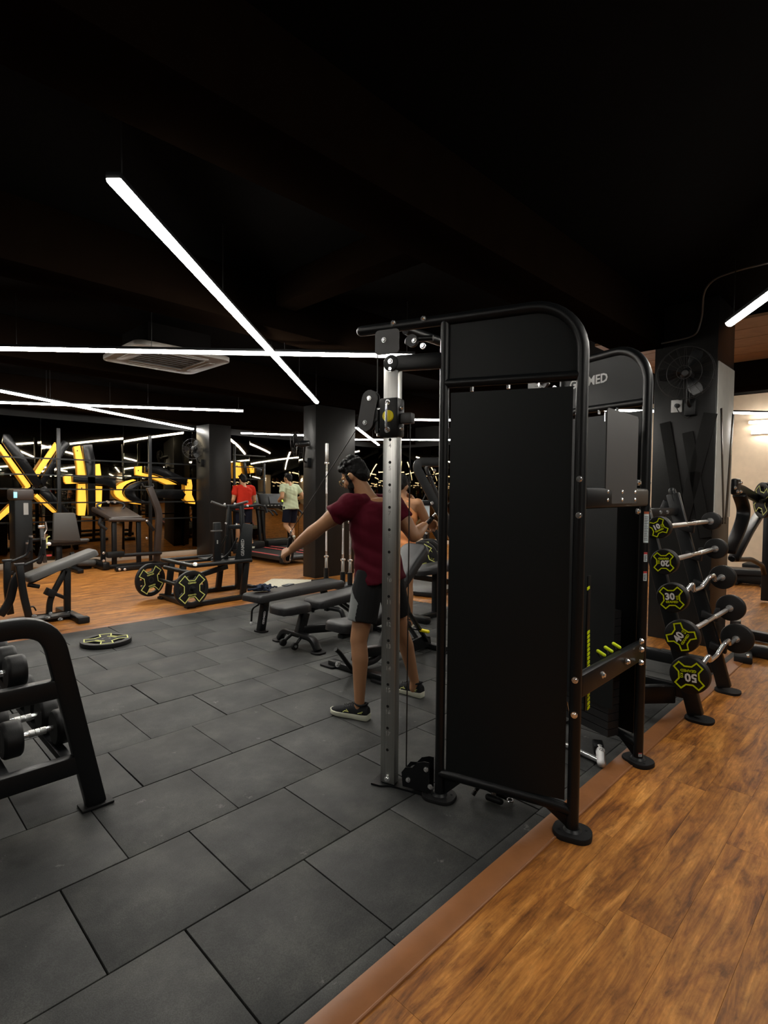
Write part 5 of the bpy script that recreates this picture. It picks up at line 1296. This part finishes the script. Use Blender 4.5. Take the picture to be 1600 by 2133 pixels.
def make_person(label, J, tee, tee_mat, short_mat, skin, shoe_mats, voxel=.012, sleeve=.55, hands=(.9, .9), tank=False, short_len=.72, cloth=.012):
    """J: joints. torso frame from hips and shoulders"""
    base = J['base']; t = thing('person', label, 'person', base)
    sl, sr, hl, hr = V(J['shL']), V(J['shR']), V(J['hipL']), V(J['hipR'])
    pel = (hl+hr)/2; sh = (sl+sr)/2; neck = V(J['neck']); hc = V(J['head'])
    r0, r1 = (hr-hl).normalized(), (sr-sl).normalized()
    spine = (neck-pel).normalized()
    def fr(k):
        r = (r0*(1-k)+r1*k).normalized(); r = (r-spine*r.dot(spine)).normalized(); return r, spine.cross(r)
    def at(k): return pel+(sh-pel)*k
    SC = J.get('scale', 1.0); AR = SC*J.get('arm', 1.0)
    tor = [(-.10, .150, .105), (.02, .165, .115), (.22, .150, .105), (.45, .150, .108), (.70, .168, .115), (.88, .172, .108), (1.0, .150, .088), (1.08, .085, .065)]
    mb = MB()
    mb.loft([ring(at(k), a*SC, b*SC, *fr(k)) for k, a, b in tor])
    nb = at(1.0)+fr(1)[1]*.01
    mb.cap(nb, hc+(hc-neck).normalized()*-.02, .068*SC, .058*SC)
    # shoulders and arms
    for s, hk in (('L', 0), ('R', 1)):
        S_, E_, W_ = V(J['sh'+s]), V(J['el'+s]), V(J['wr'+s])
        mb.cap(at(.93), S_, .060*SC, .058*SC); mb.cap(at(1.08), S_, .042*SC, .042*SC); mb.cap(S_, E_, .060*AR, .043*AR); mb.cap(S_*.6+E_*.4, S_*.35+E_*.65, .056*AR, .052*AR)
        m1 = E_*.7+W_*.3; mb.cap(E_, m1, .043*AR, .047*AR); mb.cap(m1, W_, .047*AR, .030*AR)
        hd = V(J['hd'+s]) if 'hd'+s in J else (W_-E_); hn = V(J['hn'+s])
        hand(mb, W_, hd, hn, hands[hk], 1 if s == 'R' else -1, AR*1.04)
        Hp, Kn, An = V(J['hip'+s]), V(J['kn'+s]), V(J['an'+s])
        mb.cap(Hp, Kn, .088*SC, .058*SC); back = (Kn-An).normalized(); calf = Kn*.68+An*.32
        fw_ = fr(0)[1]; mb.cap(Kn, calf-fw_*.012, .055*SC, .056*SC); mb.cap(calf-fw_*.012, An, .055*SC, .034*SC); mb.cap(An, An+V((0, 0, -.06)), .034*SC, .036*SC)
    L, R = head(mb, hc, J['yaw'], J['pitch'], SC)
    body = solid('body', mb, skin, t, voxel, 3)
    # hair
    hb = MB(); random.seed(3)
    hb.ell(L(0, -.024, .034), (.081*SC, .094*SC, .090*SC), R, 20, 14)
    hb.ell(L(0, -.060, -.012), (.066*SC, .056*SC, .072*SC), R, 16, 12)
    for sg in (-1, 1): hb.ell(L(sg*.066, .018, -.006), (.012*SC, .018*SC, .045*SC), R, 10, 8)
    for k in range(J.get('curls', 26)):
        a = random.uniform(0, 2*PI); e = random.uniform(.35, 1.35); x, y, z = .082*math.sin(e)*math.cos(a), .094*math.sin(e)*math.sin(a)-.012, .092*math.cos(e)+.042
        if y > .06 and z < .06: continue
        hb.ell(L(x, y, z), (.020*SC,)*3, None, 8, 6)
    solid('hair', hb, HAIR, t, voxel*.7, 1, lambda co, n: .004*noise.noise(co*70))
    if J.get('beard'):
        bb = MB(); bb.ell(L(0, .048, -.078), (.047*SC, .046*SC, .034*SC), R); bb.ell(L(0, .034, -.055), (.0625*SC, .052*SC, .042*SC), R)
        for sg in (-1, 1): bb.cap(L(sg*.062, .018, -.020), L(sg*.050, .035, -.070), .014*SC, .018*SC)
        solid('beard', bb, HAIR, t, voxel*.7, 1)
    for sg in (-1, 1):
        eye = MB().ell(L(sg*.031, .0755, .008), (.011, .009, .008), R, 10, 8).build('eye', EYEW, t)
        MB().ell(L(sg*.031, .0815, .008), (.005, .004, .005), R, 8, 6).build('iris', HAIR, eye)
    if J.get('glasses'):
        mb = MB()
        for sg in (-1, 1):
            mb.tube([L(sg*.034+.024*math.cos(a), .102, .002+.021*math.sin(a)) for a in [2*PI*k/20 for k in range(20)]], .0016, 6, closed=True)
            mb.tube([L(sg*.058, .100, .010), L(sg*.078, .03, .014), L(sg*.080, -.010, .010), L(sg*.078, -.022, -.008)], .0018, 6)
        mb.tube([L(-.012, .104, .006), L(.012, .104, .006)], .0016, 6); mb.build('glasses', GOLD, t)
    # top
    c = cloth+.003
    fold = lambda co, n: .009*noise.noise(V((co.x*17, co.y*17, co.z*4.5)))+.013*noise.noise(V((co.x*7+co.z*13, co.y*7-co.z*11, co.z*5+4)))
    tb = MB()
    tr = [(-.11, .182+c, .138+c), (.0, .176+c, .132+c), (.12, .166+c, .122+c), (.30, .158+c, .114+c), (.50, .160+c, .114+c), (.72, .176+c, .120+c), (.90, .176+c, .112+c), (1.0, .150+c, .090+c), (1.06, .100, .072)]
    if tank: tr = [(k, a*.97, b) for k, a, b in tr[:-3]]+[(.90, .150, .112), (1.0, .115, .088), (1.05, .09, .07)]
    tb.loft([ring(at(k), a*SC, b*SC, *fr(k)) for k, a, b in tr])
    if not tank:
        for s in ('L', 'R'):
            S_, E_ = V(J['sh'+s]), V(J['el'+s]); e = S_+(E_-S_)*sleeve; x, y, d = frame(E_-S_)
            tb.cap(at(.92), S_, .07*SC, .069*SC); tb.cap(at(1.06)*.70+S_*.30, S_, .062*SC, .071*AR)
            tb.loft([[p+(x*math.cos(2*PI*q/18)+y*math.sin(2*PI*q/18))*rr_ for q in range(18)] for p, rr_ in ((S_-(E_-S_)*.12, .055*SC), (S_, .070*AR), (S_*.5+e*.5, .071*AR), (e, .069*AR))])
    solid(tee, tb, tee_mat, t, voxel*.8, 3, fold)
    # shorts
    sb = MB()
    sb.loft([ring(at(k), a*SC, b*SC, *fr(0)) for k, a, b in ((-.16, .150, .115), (-.06, .170, .123), (.06, .158, .112), (.10, .150, .105))])
    for s in ('L', 'R'):
        Hp, Kn = V(J['hip'+s]), V(J['kn'+s]); e = Hp+(Kn-Hp)*short_len; x, y, d = frame(Kn-Hp)
        q0 = Hp+V((0, 0, .02))
        sb.loft([[p+(x*math.cos(2*PI*q/20)+y*math.sin(2*PI*q/20))*rr_*SC for q in range(20)] for p, rr_ in ((q0, .098), (q0*.6+e*.4, .103), (q0*.25+e*.75, .099), (e, .100))])
    sh_o = solid('shorts', sb, short_mat, t, voxel*.8, 3, lambda co, n: .005*noise.noise(V((co.x*14, co.y*14, co.z*4+9))))
    return t, L, R, body, sh_o
# --- man in maroon
LW = PD(612, 1141, 3.86); LE = PD(668, 1097, 3.74)
J = dict(base=V((2.66, 2.64, .007)), hipL=(2.555, 2.645, .93), hipR=(2.735, 2.655, .93), knL=(2.445, 2.640, .505), knR=(2.865, 2.650, .50), anL=(2.405, 2.585, .125), anR=(2.955, 2.590, .125),
         shL=PD(727, 1052, 3.68), shR=PD(818, 1050, 3.96), neck=PD(757, 1020, 3.78), head=PD(738, 992, 3.84), yaw=math.radians(110), pitch=math.radians(-34),
         elL=LE, wrL=LW, elR=PD(862, 1116, 3.93), wrR=PD(883, 1096, 4.10), hdL=PD(590, 1154, 3.90)-LW, hnL=(.6, .1, -.55), hnR=(.1, -.4, -.6), glasses=True, beard=True, curls=34, arm=1.12)
man, L_, R_, body, shorts = make_person('man in maroon tee and dark shorts pulling cable handles, back turned', J, 'tee_shirt', MAROON, SHORT, SKIN, None, .0075, .50, (.85, .8))
shoe(man, (2.425, 2.515, 0), (-.085, .25), (SHOE, SOLE), .008); shoe(man, (2.975, 2.525, 0), (-.03, .25), (SHOE, SOLE), .008)
# grey side panel on the left leg of the shorts
bm = bmesh.new(); bm.from_mesh(shorts.data); off = OFF[shorts.name]
kill = []
for f in bm.faces:
    p = f.calc_center_median()+off; n = f.normal
    keep = p.x < 2.56 and n.x*-.85+n.y*.53 > .62 and .58 < p.z < .845-.9*(2.70-p.y)
    if not keep: kill.append(f)
bmesh.ops.delete(bm, geom=kill, context='FACES')
for v in bm.verts: v.co += v.normal*.0025
me = bpy.data.meshes.new('side_panel'); bm.to_mesh(me); bm.free(); me.materials.clear(); me.materials.append(SHORTG)
o = bpy.data.objects.new('side_panel', me); COL.objects.link(o); o.parent = shorts; OFF[o.name] = off; o['label'] = 'light grey side panel'
# cable handles and the working cables
def handle(label, top, bot):
    t = thing('stirrup_handle', label, 'handle', (top+bot)/2, 0, 'cable handles in the man\'s hands')
    ax = (bot-top).normalized(); x, y, d = frame(ax)
    MB().cap(top+ax*.03, bot-ax*.02, .015).build('grip', RUBBER, t)
    lo = [top+ax*.02+x*.0, top+x*.035+ax*.07, bot+x*.035-ax*.02, bot, ]
    MB().tube(fillet([top, top+x*.03+ax*.05, bot+x*.035-ax*.03, bot+ax*.0], .02), .008, rect=(.004, .03), up=y).build('strap', CABLE, t)
    MB().cyl(top-ax*.03, top, .009).build('carabiner', CHROME, t)
    return t
hc_ = PD(601, 1148, 3.88); pul = WN(1.045, 1.845, .01)+V(dn)*.036
ht = PD(606, 1114, 3.86); hb_ = PD(598, 1172, 3.92)
handle('black strap handle in the left hand of the maroon man', ht, hb_)
MB().tube([pul, ht-(hb_-ht).normalized()*.03], .0028, 6).build('cable', CABLE, cm)
pul2 = WF(1.045, 1.845, .01)+V(df)*.036; rh = PD(886, 1092, 4.11)
handle('black strap handle in the right hand of the maroon man', rh+V((.03, -.05, .06)), rh+V((-.01, .03, -.05)))
MB().tube([pul2, rh+V((.05, -.08, .09))], .0028, 6).build('cable', CABLE, cm)

# --- man in orange tank top, further back
b0 = V((4.29, 4.0, .007))
J = dict(base=b0, hipL=b0+V((-.06, .06, .90)), hipR=b0+V((.06, -.06, .90)), knL=b0+V((-.08, .08, .48)), knR=b0+V((.08, -.06, .48)), anL=b0+V((-.09, .07, .10)), anR=b0+V((.09, -.08, .10)),
         shL=b0+V((-.10, .14, 1.36)), shR=b0+V((.16, -.12, 1.36)), neck=b0+V((.05, .03, 1.45)), head=b0+V((.09, .06, 1.54)), yaw=math.radians(20), pitch=math.radians(-30),
         elL=b0+V((-.05, .22, 1.10)), wrL=b0+V((.10, .12, .98)), hnL=(.3, -.8, 0), elR=b0+V((.30, -.15, 1.13)), wrR=b0+V((.24, -.02, 1.36)), hdR=(-.3, .5, .8), hnR=(-.9, .3, 0), curls=20)
orn, *_ = make_person('man in orange tank top seen behind the steel upright', J, 'tank_top', ORANGE, SHORT, SKIN, None, .012, .5, (.5, .5), tank=True)
shoe(orn, b0+V((-.13, .05, -.007)), (.8, .5), (SHOE, SOLE), .008, laces=False); shoe(orn, b0+V((.05, -.10, -.007)), (.8, .5), (SHOE, SOLE), .008, laces=False)

# --- runner in pale mint
b0 = V((7.50, 10.45, .175))
J = dict(base=b0, hipL=b0+V((-.09, 0, .93)), hipR=b0+V((.09, 0, .93)), knL=b0+V((-.10, .06, .50)), anL=b0+V((-.10, -.22, .30)), knR=b0+V((.09, .10, .49)), anR=b0+V((.09, .02, .10)),
         shL=b0+V((-.20, .05, 1.40)), shR=b0+V((.20, .05, 1.40)), neck=b0+V((0, .07, 1.48)), head=b0+V((-.01, .11, 1.60)), yaw=math.radians(105), pitch=math.radians(-5),
         elL=b0+V((-.31, -.10, 1.17)), wrL=b0+V((-.24, .12, 1.10)), hnL=(1, 0, 0), elR=b0+V((.31, -.08, 1.17)), wrR=b0+V((.24, .14, 1.12)), hnR=(-1, 0, 0), curls=6)
run, *_ = make_person('runner in pale mint tee and navy shorts on treadmill', J, 'tee_shirt', MINT, NAVY, SKIN2, None, .012, .60, (.9, .9), short_len=.80)
shoe(run, b0+V((.09, -.05, 0)), (0, 1), (SHOE, SOLE), .0, laces=False); shoe(run, b0+V((-.10, -.29, .27)), (0, .4), (SHOE, SOLE), .0, laces=False, pitch=-.9)
# --- man in red
b0 = V((6.52, 10.85, .175))
J = dict(base=b0, hipL=b0+V((-.09, 0, .93)), hipR=b0+V((.09, 0, .93)), knL=b0+V((-.10, .10, .50)), anL=b0+V((-.10, .16, .10)), knR=b0+V((.09, .03, .50)), anR=b0+V((.09, -.16, .12)),
         shL=b0+V((-.21, .03, 1.36)), shR=b0+V((.21, .03, 1.36)), neck=b0+V((0, .05, 1.46)), head=b0+V((.0, .09, 1.55)), yaw=math.radians(92), pitch=math.radians(-15),
         elL=b0+V((-.27, .02, 1.10)), wrL=b0+V((-.25, .20, 1.00)), hnL=(1, 0, 0), elR=b0+V((.27, .02, 1.10)), wrR=b0+V((.25, .20, 1.00)), hnR=(-1, 0, 0), curls=6)
redm, *_ = make_person('man in red tee on the treadmill beside the black column', J, 'tee_shirt', RED, NAVY, SKIN2, None, .012, .6, (.7, .7), short_len=.8)
shoe(redm, b0+V((-.10, .08, 0)), (0, 1), (SHOE, SOLE), .0, laces=False); shoe(redm, b0+V((.09, -.24, .02)), (0, 1), (SHOE, SOLE), .0, laces=False)
# towel body
solid('cloth', towel_mb, TOWEL, towel_t, .008, 2, lambda co, n: .008*noise.noise(co*45))
